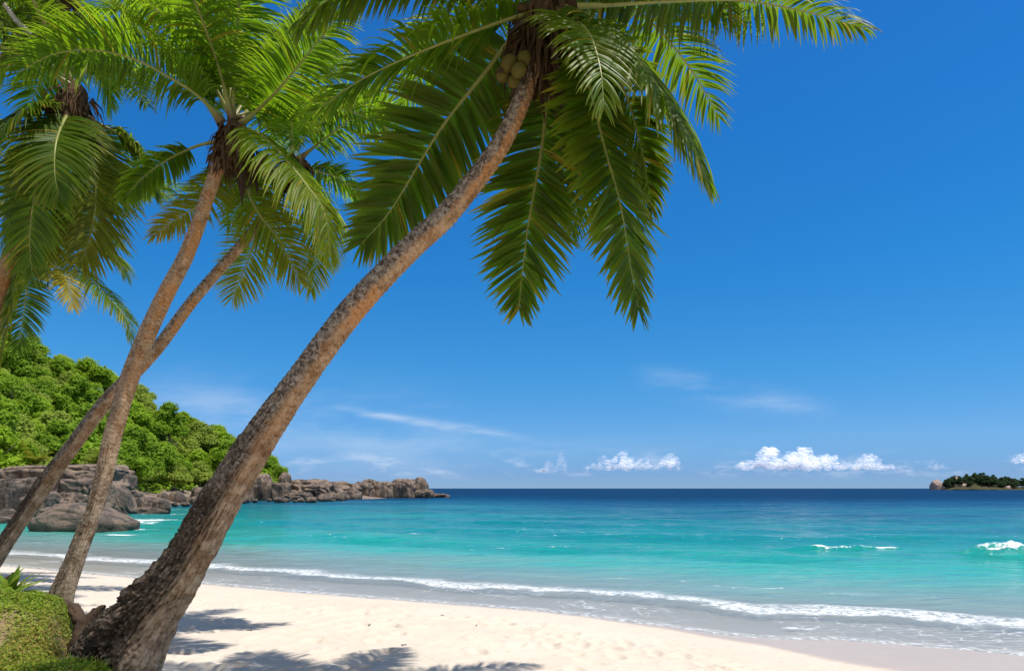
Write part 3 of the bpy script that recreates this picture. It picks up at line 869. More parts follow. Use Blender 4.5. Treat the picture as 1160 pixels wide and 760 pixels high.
def frond(parent, pts, seed, leaf=0.62, n=58, droop=0.7, lift=0.1, dorsal=None, age=0.0, width=.045, petiole=.13, rib=.032, angle=(74, 22), roll=0.0, gap=0.0, mat=None):
    """pts: world points from crown to tip"""
    rs = np.random.RandomState(seed); n = int(n * 1.6); width *= .82
    C, L = catmull(np.asarray(pts, float), 64)
    if dorsal is None:
        dorsal = ZUP.copy()
        t0 = nrm(C[8] - C[0])
        if abs(t0[2]) > .9:
            hz = C[-1] - C[0]; hz[2] = 0; dorsal = nrm(hz) * -np.sign(t0[2]) if np.linalg.norm(hz) > .1 else np.array([0, -1., 0])
            dorsal = dorsal if t0[2] > 0 else -dorsal
    T, D, S_ = frames(C, dorsal)
    us = np.linspace(0, 1, 64)
    if roll:
        a = roll * us[:, None]
        D, S_ = D * np.cos(a) + S_ * np.sin(a), S_ * np.cos(a) - D * np.sin(a)
    org = np.array(parent.location)
    # midrib
    rad = np.interp(us, [0, .06, .16, .6, 1], [rib * 1.8, rib * 1.1, rib * .68, rib * .34, rib * .08])
    a = np.linspace(0, 2 * np.pi, 7, endpoint=False)
    Vr = C[:, None] + rad[:, None, None] * (np.cos(a)[None, :, None] * S_[:, None] * 1.15 + np.sin(a)[None, :, None] * D[:, None] * .8)
    Fr = gridfaces(64, 7, True)
    # leaflets
    m = 2 * n
    side = np.tile([1.0, -1.0], n)
    u = petiole + (1 - petiole) * (np.repeat(np.linspace(0, 1, n), 2) ** 1.0) * .995
    u = np.clip(u + rs.normal(scale=.25 / n, size=m), petiole, .998)
    keep = np.ones(m, bool)
    keep = rs.uniform(size=m) > max(gap, .035)
    u, side = u[keep], side[keep]; m = len(u)
    gi = u * 63; i0 = np.clip(gi.astype(int), 0, 62); fr_ = (gi - i0)[:, None]
    lerp = lambda A_: A_[i0] * (1 - fr_) + A_[i0 + 1] * fr_
    B, t, d, s = lerp(C), nrm(lerp(T)), nrm(lerp(D)), nrm(lerp(S_))
    v = (u - petiole) / (1 - petiole)
    prof = np.interp(v, [0, .08, .3, .55, .8, .95, 1], [.55, .82, 1.0, .97, .72, .45, .34])
    Lf = leaf * prof * rs.uniform(.80, 1.08, m)
    ang = np.radians(np.interp(v, [0, .25, .8, 1], [angle[0] + 6, angle[0], .5 * (angle[0] + angle[1]), angle[1]])) + rs.normal(scale=.08, size=m)
    d0 = nrm(np.cos(ang)[:, None] * t + np.sin(ang)[:, None] * (side[:, None] * s) + (lift + rs.normal(scale=.07, size=m))[:, None] * d)
    K = 6
    dr = droop * rs.uniform(.7, 1.25, m) + (rs.uniform(size=m) < .05) * rs.uniform(.3, 1.6, m)
    pts_ = [B]; dirs = []
    for k in range(K - 1):
        q = nrm(d0 + (dr * (k / (K - 2))**1.3)[:, None] * np.array([0, 0, -1.0]))
        dirs.append(q); pts_.append(pts_[-1] + q * (Lf / (K - 1))[:, None])
    dirs.append(dirs[-1])
    prow = np.array([.45, 1.0, 1.0, .82, .5, .04])
    tw = rs.normal(scale=.25, size=m)[:, None]
    rows = []
    for k in range(K):
        q = dirs[k]; w = nrm(t - q * np.sum(t * q, 1)[:, None]); nn = np.cross(q, w)
        nn = nn * np.sign(np.sum(nn * d, 1))[:, None]
        w = nrm(w * np.cos(tw) + nn * np.sin(tw)); nn = np.cross(q, w); nn = nn * np.sign(np.sum(nn * d, 1))[:, None]
        hw = (width * .5 * prow[k] * np.interp(v, [0, .7, 1], [1, .9, .5]))[:, None]
        rows.append(np.stack([pts_[k] - w * hw, pts_[k] + nn * hw * .45, pts_[k] + w * hw], 1))
    V = np.stack(rows, 1)          # m, K, 3, 3
    idx = np.arange(m * K * 3).reshape(m, K, 3)
    Fq = np.stack([idx[:, :-1, :-1], idx[:, :-1, 1:], idx[:, 1:, 1:], idx[:, 1:, :-1]], -1).reshape(-1, 4)
    tint = np.repeat(np.clip(rs.normal(.5, .22, m) + .12 * np.sin(u * 9 + seed), 0, 1), K * 3)
    tipk = np.tile(np.repeat((np.arange(K) / (K - 1))**4, 3), m)
    agev = np.clip(np.repeat(age * (0.25 + .9 * v) + rs.uniform(0, .1, m) + (rs.uniform(size=m) < .03) * .5, K * 3) + .35 * tipk * np.repeat(rs.uniform(0, 1, m), K * 3), 0, 1)
    fo = mesh('frond', V.reshape(-1, 3) - org, Fq, mat or M_FROND, parent, attrs={'tint': tint, 'age': agev})
    mid = mesh('midrib', Vr.reshape(-1, 3) - org, Fr, M_RIB, fo, attrs={'base': np.repeat(1 - np.clip(us / .2, 0, 1), 7)})
    return fo


def palm_trunk(parent, pts, radii, seed, mat, around=72, rows=420, crust=1.0, wdir=(-.62, -.25, .74), ring=.075, amp=.006):
    """pts world, base to top"""
    rs = np.random.RandomState(seed)
    q = np.concatenate([np.asarray(pts, float), np.asarray(radii, float)[:, None]], 1)
    C, L = catmull(q, rows); rad = C[:, 3]; C = C[:, :3]
    T, D, S_ = frames(C, (.2, -1, .1))
    a = np.linspace(0, 2 * np.pi, around, endpoint=False)
    N = np.cos(a)[None, :, None] * D[:, None] + np.sin(a)[None, :, None] * S_[:, None]
    u = np.linspace(0, 1, rows)
    h = u * L
    cyl = np.stack([np.repeat(h, around) * 1.0, np.tile(np.cos(a), rows) * .9, np.tile(np.sin(a), rows) * .9], 1)
    off = rs.uniform(-20, 20, 3)
    # leaf scars: irregular rings
    hh = np.repeat(h, around) + .035 * fbm(cyl * np.array([1.2, 1.6, 1.6]) + off, 3) + .030 * fbm(np.stack([np.repeat(h, around) * 3.1, 0 * cyl[:, 0], 0 * cyl[:, 0]], 1) + off, 3)
    fr_ = (hh / ring) % 1.0
    ringd = np.where(fr_ < .25, fr_ / .25, 1 - (fr_ - .25) / .75) - .5
    gro = np.exp(-(np.minimum(fr_, 1 - fr_) / .10)**2)
    up = np.repeat(u, around)
    low = 1 - sstep(.16, .55, up + .09 * fbm(cyl * 1.5 + off, 2))
    # cork fissures near the foot
    r1 = 1 - np.abs(fbm(cyl * np.array([2.1, 3.6, 3.6]) + off + 5, 4)) * 2.2
    r2 = 1 - np.abs(fbm(cyl * np.array([6.5, 8.5, 8.5]) + off + 9, 3)) * 2.0
    fis = np.clip(r1, 0, 1)**3; fis2 = np.clip(r2, 0, 1)**3
    lump = fbm(cyl * np.array([2.6, 3, 3]) + off + 2, 4)
    w0 = (N.reshape(-1, 3) @ nrm(np.array(wdir)))
    wk = sstep(-.45, .35, w0 + .35 * lump)
    disp = amp * ringd * (1 - .75 * low) + low * crust * (wk * (.060 * lump - .060 * fis - .045 * fis2 + .022 * fbm(cyl * np.array([26, 15, 15]) + off, 3)) + (1 - wk) * (.020 * lump - .040 * fis - .018 * fis2 + .008 * fbm(cyl * np.array([12, 26, 26]) + off, 3))) * np.repeat(np.maximum(rad, .15) / .3, around)
    disp = disp + .010 * fbm(cyl * np.array([8, 3, 3]) + off, 3) * np.repeat(rad / .2, around) * .5
    # flare and root ribs of the foot
    flare = np.repeat(np.exp(-h / .28), around) * (.04 * (1 + .8 * np.sin(np.tile(a, rows) * 5 + seed))) * crust * np.clip(1 - 2 * (N.reshape(-1, 3) @ np.array([1., 0, 0])), 0, 1) * rad[0] / .36
    disp = disp + flare
    V = (C[:, None] + N * rad[:, None, None]).reshape(-1, 3) + N.reshape(-1, 3) * disp[:, None]
    gv = np.clip(gro * (1 - low) * np.clip(.25 + 1.3 * fbm(cyl * np.array([3.5, 2.2, 2.2]) + off + 3, 2), 0, .9) + low * (fis * .9 + fis2 * .5) * (.55 + .45 * wk), 0, 1)
    o = mesh('trunk', V - np.array(parent.location), gridfaces(rows, around, True), mat, parent,
             attrs={'weather': w0, 'height': up, 'groove': gv})
    return o


def lens(parent, a, b, wid, seed, name='spathe', mat=None, curve=.15):
    """a dry pod hanging from a to b"""
    a, b = np.asarray(a, float), np.asarray(b, float); rs = np.random.RandomState(seed)
    mid = .5 * (a + b) + rs.normal(size=3) * curve * np.linalg.norm(b - a) * .6
    C, _ = catmull([a, mid, b], 16)
    rad = wid * np.array([math.sin(math.pi * min(1, .08 + .92 * t))**.7 * (1 - .35 * t) + .04 for t in np.linspace(0, 1, 16)])
    T, D, S_ = frames(C, (.3, -1, .2)); an = np.linspace(0, 2 * np.pi, 8, endpoint=False)
    V = C[:, None] + rad[:, None, None] * (np.cos(an)[None, :, None] * D[:, None] * .45 + np.sin(an)[None, :, None] * S_[:, None])
    return mesh(name, V.reshape(-1, 3) - np.array(parent.location), gridfaces(16, 8, True), mat or M_SPATHE, parent)


def heart(parent, c, axis, r, seed, n=150, ln=.5, name='crown_fibre'):
    """brown mass of sheaths and hanging fibre under the fronds"""
    rs = np.random.RandomState(seed); axis = nrm(axis)
    V0, F0 = ICO[4]
    off = rs.uniform(-30, 30, 3)
    U = V0 * (1 + .30 * fbm(V0 * 2.2 + off, 3) + .08 * fbm(V0 * 8 + off, 2))[:, None]
    al = U @ axis
    U = (U - al[:, None] * axis) * (1.0 - .25 * al[:, None]) * r + axis * al[:, None] * r * 1.7
    Vs, Fs, b = [U + c], [], len(U)
    tri = F0
    qs = []
    for k in range(n):
        d = nrm(rs.normal(size=3)); p0 = c + (d - axis * (d @ axis)) * r * .95 + axis * r * rs.uniform(-1.3, 1.2)
        g = np.array([0, 0, -1.0]); dirn = nrm((d - axis * (d @ axis)) * rs.uniform(.1, .9) + g * rs.uniform(.5, 1.2) + rs.normal(scale=.15, size=3))
        l_ = ln * rs.uniform(.3, 1.0); w = rs.uniform(.006, .028); s = nrm(np.cross(dirn, rs.normal(size=3)))
        pm = p0 + dirn * l_ * .5 + s * l_ * rs.uniform(-.1, .1); pe = p0 + nrm(dirn + g * .6) * l_
        Vs.append(np.array([p0 - s * w, p0 + s * w, pm + s * w * .9, pm - s * w * .9, pe + s * w * .15, pe - s * w * .15]))
        qs += [[b, b + 1, b + 2, b + 3], [b + 3, b + 2, b + 4, b + 5]]; b += 6
    return mesh(name, np.vstack(Vs) - np.array(parent.location), [tri, np.array(qs)], M_FIBRE, parent)


def coconut(parent, c, r, seed):
    V0, F0 = ICO[3]; rs = np.random.RandomState(seed)
    d = nrm(rs.normal(size=3) + np.array([0, 0, 1.5])); al = V0 @ d
    U = V0 * (1 - .10 * np.abs(al)**3)[:, None] + d * (al * .28)[:, None]
    a3 = np.arctan2(V0 @ nrm(np.cross(d, [1, .2, 0])), V0 @ nrm(np.cross(d, [0, 1, .3])))
    U = U * (1 + .05 * np.cos(3 * a3))[:, None]
    return mesh('coconut', U * r + c - np.array(parent.location), F0, M_NUT, parent)


def arch(c, az, el, L, sag, seed, side=0.0):
    """generic frond line from crown c; az measured from +X anticlockwise, el elevation at the base (degrees)"""
    a, e = R(az), R(el); rs = np.random.RandomState(seed)
    d = np.array([math.cos(a) * math.cos(e), math.sin(a) * math.cos(e), math.sin(e)]); pts = []
    p_ = np.array(c, float); N_ = 8
    for k in range(N_):
        pts.append(p_.copy()); p_ = p_ + d * L / (N_ - 1)
        d = nrm(d + np.array([-math.sin(a) * side, math.cos(a) * side, -sag / (N_ - 1)]))
    return np.array(pts)


def pts3(*q): return np.array([P(*x) for x in q])


# ---- big foreground palm
def N1(x, y, d): return P(x, y, 5.2 + (d - 5.2) * -.08 if y > 100 and d < 6.5 else 5.08 + (d - 6.55) * .8)


def near(*q):
    if q[0][1] > 700: return np.array([P(x, y, 5.2 - .09 * (d - 5.2)) for x, y, d in q])     # the trunk leans sideways
    return np.array([P(x, y, 5.08 + (d - 6.55) * .8) for x, y, d in q])



base1 = P(132, 748, 5.2)
p1 = tag(empty('coconut_palm', base1), 'big foreground coconut palm with thick crusty trunk leaning right over the beach', 'palm tree', 'leaning coconut palms')
tp = near((118, 780, 5.15), (133, 750, 5.18), (151, 718, 5.22), (174, 686, 5.27), (208, 639, 5.36), (237, 589, 5.43), (262, 547, 5.5), (306, 479, 5.6), (343, 426, 5.7), (400, 350, 5.85), (463, 283, 6.0), (506, 243, 6.1), (558, 178, 6.25), (586, 126, 6.38), (600, 85, 6.5), (616, 25, 6.55))
rad1 = np.array([.36, .32, .275, .226, .175, .158, .14, .121, .104, .095, .087, .083, .073, .066, .063, .062])
palm_trunk(p1, tp, rad1, 1, M_TRUNK, around=160, rows=900, ring=.05, amp=.008, wdir=(-.60, -.42, .66))
k1 = P(622, 12, 5.1)
heart(p1, P(618, 32, 5.12), tp[-1] - tp[-3], .150, 3, n=420, ln=.5)
def FR(q, seed, **kw):
    for k_, d_ in (('leaf', .62), ('width', .045), ('rib', .032)): kw[k_] = kw.get(k_, d_) * .80
    return frond(p1, q, seed, **kw)
FR(near((612, 14, 6.5), (570, 24, 6.35), (481, 57, 6.2), (410, 90, 6.15), (355, 128, 6.15)), 11, leaf=.74, droop=.75, lift=.25, n=66)
FR(near((608, 22, 6.6), (578, 46, 6.75), (548, 84, 6.9), (498, 148, 7.0), (444, 236, 7.0), (410, 276, 6.95)), 12, mat=M_FROND_SHADE, leaf=.74, droop=.22, lift=.05, dorsal=(-.3, .8, .6), n=64, width=.078)
FR(near((620, 30, 6.65), (622, 80, 6.95), (614, 165, 7.15), (600, 245, 7.2), (592, 305, 7.2), (588, 350, 7.15)), 13, mat=M_FROND_SHADE, leaf=.72, droop=.12, lift=.05, dorsal=(0, 1, .3), n=66, width=.070, angle=(70, 25))
FR(near((634, 28, 6.5), (662, 80, 6.4), (684, 165, 6.35), (702, 230, 6.3), (714, 300, 6.3), (723, 352, 6.3)), 14, mat=M_FROND_SHADE, leaf=.66, droop=.15, lift=-.1, dorsal=(.5, -.8, .3), n=68, width=.068, angle=(68, 22))
FR(near((632, 14, 6.45), (668, 24, 6.2), (706, 52, 6.0), (745, 98, 5.9), (775, 146, 5.9), (799, 197, 5.95)), 15, mat=M_FROND_SHADE, leaf=.84, droop=1.15, lift=.0, n=74, width=.052)
FR(near((630, 8, 6.55), (690, 6, 6.6), (760, 2, 6.75), (838, 1, 6.9), (910, 13, 7.0), (980, 33, 7.05)), 16, mat=M_FROND_SHADE, leaf=.60, droop=1.0, lift=.15, n=70)
FR(near((632, 6, 6.5), (680, -25, 6.6), (730, -40, 6.8), (790, -20, 7.0), (830, 20, 7.1)), 17, mat=M_FROND_SHADE, leaf=.62, droop=1.1, lift=.1, n=60)
FR(near((612, 4, 6.5), (570, -24, 6.2), (510, -40, 5.9), (440, -36, 5.75), (372, 0, 5.7), (340, 30, 5.7)), 18, mat=M_FROND_SHADE, leaf=.62, droop=1.25, lift=.1, n=64, width=.05)
FR(near((626, 22, 6.4), (650, 24, 5.9), (668, 40, 5.45), (680, 78, 5.2), (684, 120, 5.15)), 19, mat=M_FROND_SHADE, leaf=.55, droop=.8, lift=.1, n=44, gap=.12)
FR(near((622, 34, 6.7), (640, 60, 7.1), (652, 120, 7.5), (655, 200, 7.6), (648, 262, 7.55)), 20, mat=M_FROND_SHADE, leaf=.62, droop=.35, n=56, dorsal=(.2, 1, .4))
FR(near((636, 24, 6.6), (676, 50, 6.7), (706, 100, 6.8), (726, 165, 6.85), (738, 235, 6.85)), 21, mat=M_FROND_SHADE, leaf=.66, droop=.5, n=62, width=.056)
for i, (az, el, sag, L) in enumerate([(60, 58, 1.0, 2.9), (110, 62, 1.0, 2.9), (150, 50, 1.1, 2.8), (200, 60, 1.2, 2.8), (255, 66, 1.2, 2.8), (310, 62, 1.1, 2.9), (20, 40, 1.2, 2.9), (85, 25, 1.4, 2.7), (345, 70, .9, 2.8), (180, 75, .8, 2.6),
                                     (240, 38, 1.3, 2.9), (285, 35, 1.3, 2.9), (320, 30, 1.3, 3.0), (215, 25, 1.2, 2.9), (130, 30, 1.3, 2.8), (40, 25, 1.3, 2.9)]):
    FR(arch(k1 + np.array([0, 0, .2]), az, el, L * .82, sag, i), 120 + i, mat=M_FROND_SHADE if i % 2 else M_FROND, leaf=.7, droop=.7, n=62)
for i, (x, y, dy) in enumerate([(579, 72, -.05), (590, 80, -.12), (584, 92, .0), (573, 84, .05), (596, 66, -.1)]):
    coconut(p1, P(x - 2, y, 4.93 + dy * .8), .056 - .006 * (i % 3), i)
lens(p1, N1(600, 50, 6.4), N1(560, 84, 6.3), 0.032, 1); lens(p1, N1(586, 88, 6.4), N1(577, 114, 6.4), 0.018, 2)
lens(p1, N1(604, 8, 6.4), N1(566, 7, 6.3), 0.040, 3, mat=M_FIBRE); lens(p1, N1(628, 40, 6.35), N1(632, 88, 6.3), 0.028, 4)
lens(p1, N1(608, 30, 6.4), N1(575, 40, 6.2), 0.024, 5)

def trk2(*q): return np.array([P(x, y, 6.7 + (d - 6.7) * 0.348) for x, y, d in q])


def crn2(*q): return np.array([P(x, y, 7.5 + (d - 9.0) * 0.8) for x, y, d in q])


# ---- second palm, slim, rooted behind the bank
base2 = P(76, 690, 6.7)
p2 = tag(empty('coconut_palm', base2), 'slim curved coconut palm rooted behind the grassy bank, crossing in front of another', 'palm tree', 'leaning coconut palms')
tp = trk2((62, 700, 6.65), (72, 668, 6.7), (89, 624, 6.85), (113, 558, 7.1), (130, 485, 7.4), (150, 420, 7.8), (181, 347, 8.1), (209, 293, 8.4), (225, 253, 8.7), (243, 200, 8.9), (262, 150, 9.0))
palm_trunk(p2, tp, [.15, .105, .083, .079, .084, .088, .083, .077, .072, .069, .067], 2, M_TRUNK2, around=96, rows=640, crust=.35, ring=.045, amp=.004)
heart(p2, P(263, 163, 7.500), (.25, 0, 1), .155, 5, n=220, ln=.43)
k2 = P(263, 146, 7.500)
def FR(q, seed, **kw):
    for k_, d_ in (('leaf', .62), ('width', .045), ('rib', .032)): kw[k_] = kw.get(k_, d_) * 0.8
    return frond(p2, q, seed, **kw)
FR(crn2((252, 138, 8.95), (228, 112, 8.7), (199, 92, 8.5), (153, 68, 8.3), (105, 57, 8.2), (60, 62, 8.1), (22, 82, 8.1)), 31, leaf=.78, droop=.75, lift=.3, n=92, width=.036)
FR(crn2((262, 140, 9.0), (261, 100, 9.1), (256, 55, 9.3), (247, 10, 9.5), (235, -40, 9.6), (215, -75, 9.6)), 32, leaf=.78, droop=.4, n=80, width=.036, dorsal=(0, 1, .2))
FR(crn2((270, 142, 9.0), (286, 130, 8.9), (312, 105, 8.7), (342, 70, 8.5), (372, 32, 8.4), (392, 8, 8.35)), 33, leaf=.72, droop=.65, n=82, width=.036, dorsal=(-.5, .4, .7))
FR(crn2((250, 160, 9.0), (225, 165, 9.0), (195, 178, 9.0), (168, 196, 9.0), (142, 222, 9.0)), 34, leaf=.55, droop=.85, n=56, width=.045, petiole=.3)
FR(crn2((258, 172, 9.1), (244, 208, 9.3), (228, 230, 9.5), (200, 248, 9.6), (172, 268, 9.6)), 35, leaf=.5, droop=.55, n=50, age=.45)
FR(crn2((272, 146, 8.95), (290, 150, 8.7), (316, 172, 8.5), (346, 208, 8.4), (368, 242, 8.4), (374, 290, 8.45)), 36, leaf=.85, droop=1.5, lift=-.05, n=84, age=.15)
FR(crn2((266, 160, 9.2), (274, 200, 9.6), (292, 240, 9.8), (318, 275, 9.9), (340, 320, 9.9)), 37, leaf=.66, droop=.7, n=60, age=.3)
FR(crn2((250, 142, 9.0), (222, 100, 9.1), (184, 50, 9.2), (140, 14, 9.3), (100, 8, 9.3)), 38, leaf=.75, droop=.6, n=80)
FR(crn2((272, 138, 9.05), (296, 100, 9.3), (318, 50, 9.6), (345, 10, 9.8), (385, -10, 9.9)), 39, leaf=.75, droop=.6, n=80)
for i, (az, el, sag, L) in enumerate([(95, 45, 1.2, 3.2), (60, 60, 1.2, 3.2), (130, 55, 1.0, 3.4), (265, 55, 1.3, 2.8), (300, 68, 1.1, 3.0), (170, 70, .9, 3.2), (30, 35, 1.3, 3.0), (210, 60, 1.2, 3.0)]):
    FR(arch(k2 + np.array([0, 0, .1]), az, el, L * 0.8, sag, i), 140 + i, leaf=.72, droop=.65, n=76)
lens(p2, P(252, 150, 7.420), P(240, 198, 7.379), .031, 1); lens(p2, P(262, 160, 7.379), P(246, 196, 7.340), .021, 2)
lens(p2, P(276, 160, 7.420), P(280, 215, 7.379), .034, 3); lens(p2, P(286, 170, 7.459), P(292, 222, 7.420), .028, 4); lens(p2, P(270, 172, 7.379), P(274, 232, 7.340), .034, 5)
for i, (x, y) in enumerate([(296, 186), (302, 192), (299, 180)]): coconut(p2, P(x, y, 7.500), .07, 20 + i)

def trk3(*q): return np.array([P(x, y, 7.3 + (d - 9.3) * 0.3529) for x, y, d in q])


def crn3(*q): return np.array([P(x, y, 8.5 + (d - 12.7) * 0.67) for x, y, d in q])


# ---- third palm, behind the second
base3 = P(-30, 690, 7.3)
p3 = tag(empty('coconut_palm', base3), 'coconut palm whose straight slanting trunk passes behind the slim curved palm', 'palm tree', 'leaning coconut palms')
tp = trk3((-45, 712, 9.25), (-28, 668, 9.3), (6, 615, 9.5), (44, 558, 9.8), (82, 505, 10.1), (122, 453, 10.5), (175, 398, 10.9), (215, 345, 11.4), (248, 306, 11.9), (284, 265, 12.3), (312, 226, 12.6), (332, 190, 12.7))
palm_trunk(p3, tp, [.15, .11, .082, .088, .079, .077, .069, .063, .060, .057, .055, .054], 3, M_TRUNK, around=80, rows=560, crust=.5, ring=.05, amp=.004)
heart(p3, P(334, 196, 8.500), (.4, 0, 1), .135, 6, n=160, ln=.37)
k3 = P(336, 178, 8.500)
def FR(q, seed, **kw):
    for k_, d_ in (('leaf', .62), ('width', .045), ('rib', .032)): kw[k_] = kw.get(k_, d_) * 0.67
    return frond(p3, q, seed, **kw)
FR(crn3((342, 178, 12.7), (362, 162, 12.6), (398, 135, 12.5), (430, 118, 12.4), (460, 125, 12.3)), 51, leaf=.9, droop=.55, n=70, lift=.2)
FR(crn3((340, 186, 12.7), (360, 194, 12.9), (388, 204, 13.1), (412, 232, 13.2)), 52, leaf=.75, droop=.5, n=56)
FR(crn3((330, 176, 12.6), (331, 150, 12.0), (330, 138, 11.4), (331, 148, 10.8), (332, 172, 10.5)), 53, leaf=.6, droop=.7, n=50)
FR(crn3((320, 215, 12.8), (302, 250, 13.2), (283, 290, 13.4), (263, 338, 13.4)), 54, leaf=.82, droop=.25, n=54, dorsal=(-.2, 1, .4), age=.4)
FR(crn3((340, 190, 12.6), (352, 230, 12.7), (360, 280, 12.7), (352, 330, 12.6)), 55, leaf=.82, droop=.5, n=60, dorsal=(.5, .8, .4), age=.3)
FR(crn3((330, 180, 12.8), (305, 196, 13.2), (280, 220, 13.5), (258, 255, 13.6)), 56, leaf=.75, droop=.6, n=56)
for i, (az, el, sag, L) in enumerate([(60, 60, 1.1, 3.2), (100, 75, .8, 3.4), (160, 60, 1.2, 3.2)]):
    FR(arch(k3 + np.array([0, 0, .1]), az, el, L * 0.67, sag, i), 160 + i, leaf=.85, droop=.6, n=70)
lens(p3, P(326, 190, 8.433), P(318, 225, 8.433), .03, 1); lens(p3, P(342, 196, 8.433), P(350, 222, 8.433), .025, 2)

# ---- fourth palm at the left edge
base4 = np.array([-8.2, 8.6, .5])
p4 = tag(empty('coconut_palm', base4), 'shady coconut palm in the upper left corner with dark drooping fronds and hanging pods', 'palm tree', 'leaning coconut palms')
tp = np.vstack([[(-8.25, 8.6, .2), (-8.1, 8.65, .8)], pts3((-55, 480, 8.85), (-18, 372, 8.9), (8, 300, 8.95), (40, 215, 9.0), (66, 155, 9.0), (80, 116, 9.0))])
palm_trunk(p4, tp, [.18, .14, .11, .10, .095, .095, .09, .09], 4, M_TRUNK2, around=72, rows=420, crust=.4, ring=.06, amp=.007)
heart(p4, P(82, 122, 9.0), (.3, 0, 1), .19, 7, n=160, ln=.5)
k4 = P(83, 108, 9.0)
FR = lambda q, seed, **kw: frond(p4, q, seed, **{'mat': M_FROND_SHADE, **kw})
FR(pts3((80, 124, 8.95), (70, 142, 8.6), (63, 165, 8.3), (62, 195, 8.2), (66, 222, 8.2)), 71, leaf=.72, droop=.7, n=60)
FR(pts3((90, 126, 9.0), (112, 140, 9.1), (140, 156, 9.2), (165, 185, 9.25), (176, 215, 9.3)), 72, leaf=.6, droop=.85, n=60, petiole=.35)
FR(pts3((88, 130, 9.1), (100, 165, 9.3), (108, 210, 9.4), (105, 255, 9.4), (92, 300, 9.35)), 73, leaf=.78, droop=.5, n=66, dorsal=(.6, -.6, .4), age=.25)
FR(pts3((76, 126, 9.0), (48, 150, 8.8), (32, 190, 8.7), (18, 235, 8.65), (8, 275, 8.65)), 74, leaf=.72, droop=.6, n=66)
FR(pts3((72, 122, 8.9), (40, 122, 8.6), (10, 140, 8.4), (-20, 175, 8.3)), 75, leaf=.72, droop=.8, n=60)
FR(pts3((72, 130, 9.0), (42, 200, 9.1), (26, 270, 9.1), (14, 340, 9.05), (0, 412, 9.0)), 76, leaf=.55, droop=.35, n=70, dorsal=(-.4, -.7, .4), angle=(55, 18), age=.2)
FR(pts3((92, 130, 9.2), (118, 160, 9.6), (128, 200, 9.9), (122, 240, 10)), 77, leaf=.7, droop=.4, n=50, mat=M_PLANT)
FR(pts3((78, 128, 9.1), (58, 190, 9.4), (52, 240, 9.5), (58, 290, 9.5)), 78, leaf=.75, droop=.5, n=60, dorsal=(-.2, 1, .3), age=.3)
FR(pts3((76, 128, 8.9), (60, 160, 8.6), (42, 210, 8.4), (34, 265, 8.35), (36, 310, 8.4)), 79, leaf=.72, droop=.5, n=60)
for i, (az, el, sag, L) in enumerate([(100, 50, 1.2, 3.2), (60, 65, 1.0, 3.2), (150, 55, 1.1, 3.2), (200, 45, 1.2, 3.0), (250, 60, 1.2, 2.8), (20, 60, 1.1, 3.0), (180, 72, .9, 3.0), (225, 20, 1.3, 2.8)]):
    FR(arch(k4 + np.array([0, 0, .1]), az, el, L, sag, i), 180 + i, leaf=.7, droop=.7, n=68)
lens(p4, P(94, 138, 8.9), P(117, 180, 8.85), .05, 1); lens(p4, P(104, 132, 8.9), P(113, 160, 8.9), .04, 2); lens(p4, P(60, 112, 8.9), P(30, 130, 8.8), .04, 3); lens(p4, P(90, 140, 8.9), P(100, 168, 8.9), .03, 4)

# ---- fifth palm, lower, farther back at the left edge
base5 = np.array([-12.6, 14.0, .8])
p5 = tag(empty('coconut_palm', base5), 'farther lower palm at the left edge with yellow nuts and fronds drooping over the hill', 'palm tree', 'leaning coconut palms')
tp = np.vstack([[(-12.7, 14.0, .1)], pts3((-70, 500, 14), (-10, 380, 14), (28, 305, 14), (42, 280, 14))])
palm_trunk(p5, tp, [.22, .17, .15, .14, .13], 5, M_TRUNK2, around=48, rows=220, crust=.3)
heart(p5, P(42, 288, 14), (.3, 0, 1), .24, 8, n=120, ln=.6)
FR = lambda q, seed, **kw: frond(p5, q, seed, **{'mat': M_FROND_SHADE, **kw})
FR(pts3((48, 282, 14), (72, 288, 13.9), (100, 314, 13.8), (126, 340, 13.8), (144, 362, 13.8), (149, 384, 13.8)), 91, leaf=.75, droop=1.2, n=64)
FR(pts3((48, 278, 14), (75, 268, 14), (108, 278, 14), (132, 292, 14), (142, 312, 14)), 92, leaf=.75, droop=1.1, n=60)
FR(pts3((48, 274, 14.2), (80, 256, 14.5), (112, 258, 14.7), (140, 282, 14.8)), 93, leaf=.8, droop=.6, n=60, mat=M_PLANT)
FR(pts3((46, 286, 13.9), (60, 300, 13.5), (76, 320, 13.2), (82, 348, 13.1)), 94, leaf=.6, droop=.8, n=48, age=.6)
FR(pts3((40, 288, 13.9), (32, 312, 13.7), (28, 350, 13.6), (20, 395, 13.5)), 95, leaf=.7, droop=.4, n=56, dorsal=(0, -1, .3))
for i, (az, el, sag, L) in enumerate([(60, 55, 1.1, 3.6), (110, 60, 1.0, 3.6), (160, 45, 1.2, 3.4), (210, 50, 1.2, 3.2), (270, 60, 1.1, 3.0), (20, 50, 1.1, 3.4)]):
    FR(arch(P(43, 272, 14), az, el, L, sag, i), 200 + i, leaf=.8, droop=.7, n=60)
for i, (x, y) in enumerate([(40, 300), (45, 304), (42, 294), (66, 312), (70, 318)]): coconut(p5, P(x, y, 13.7), .11, 40 + i)

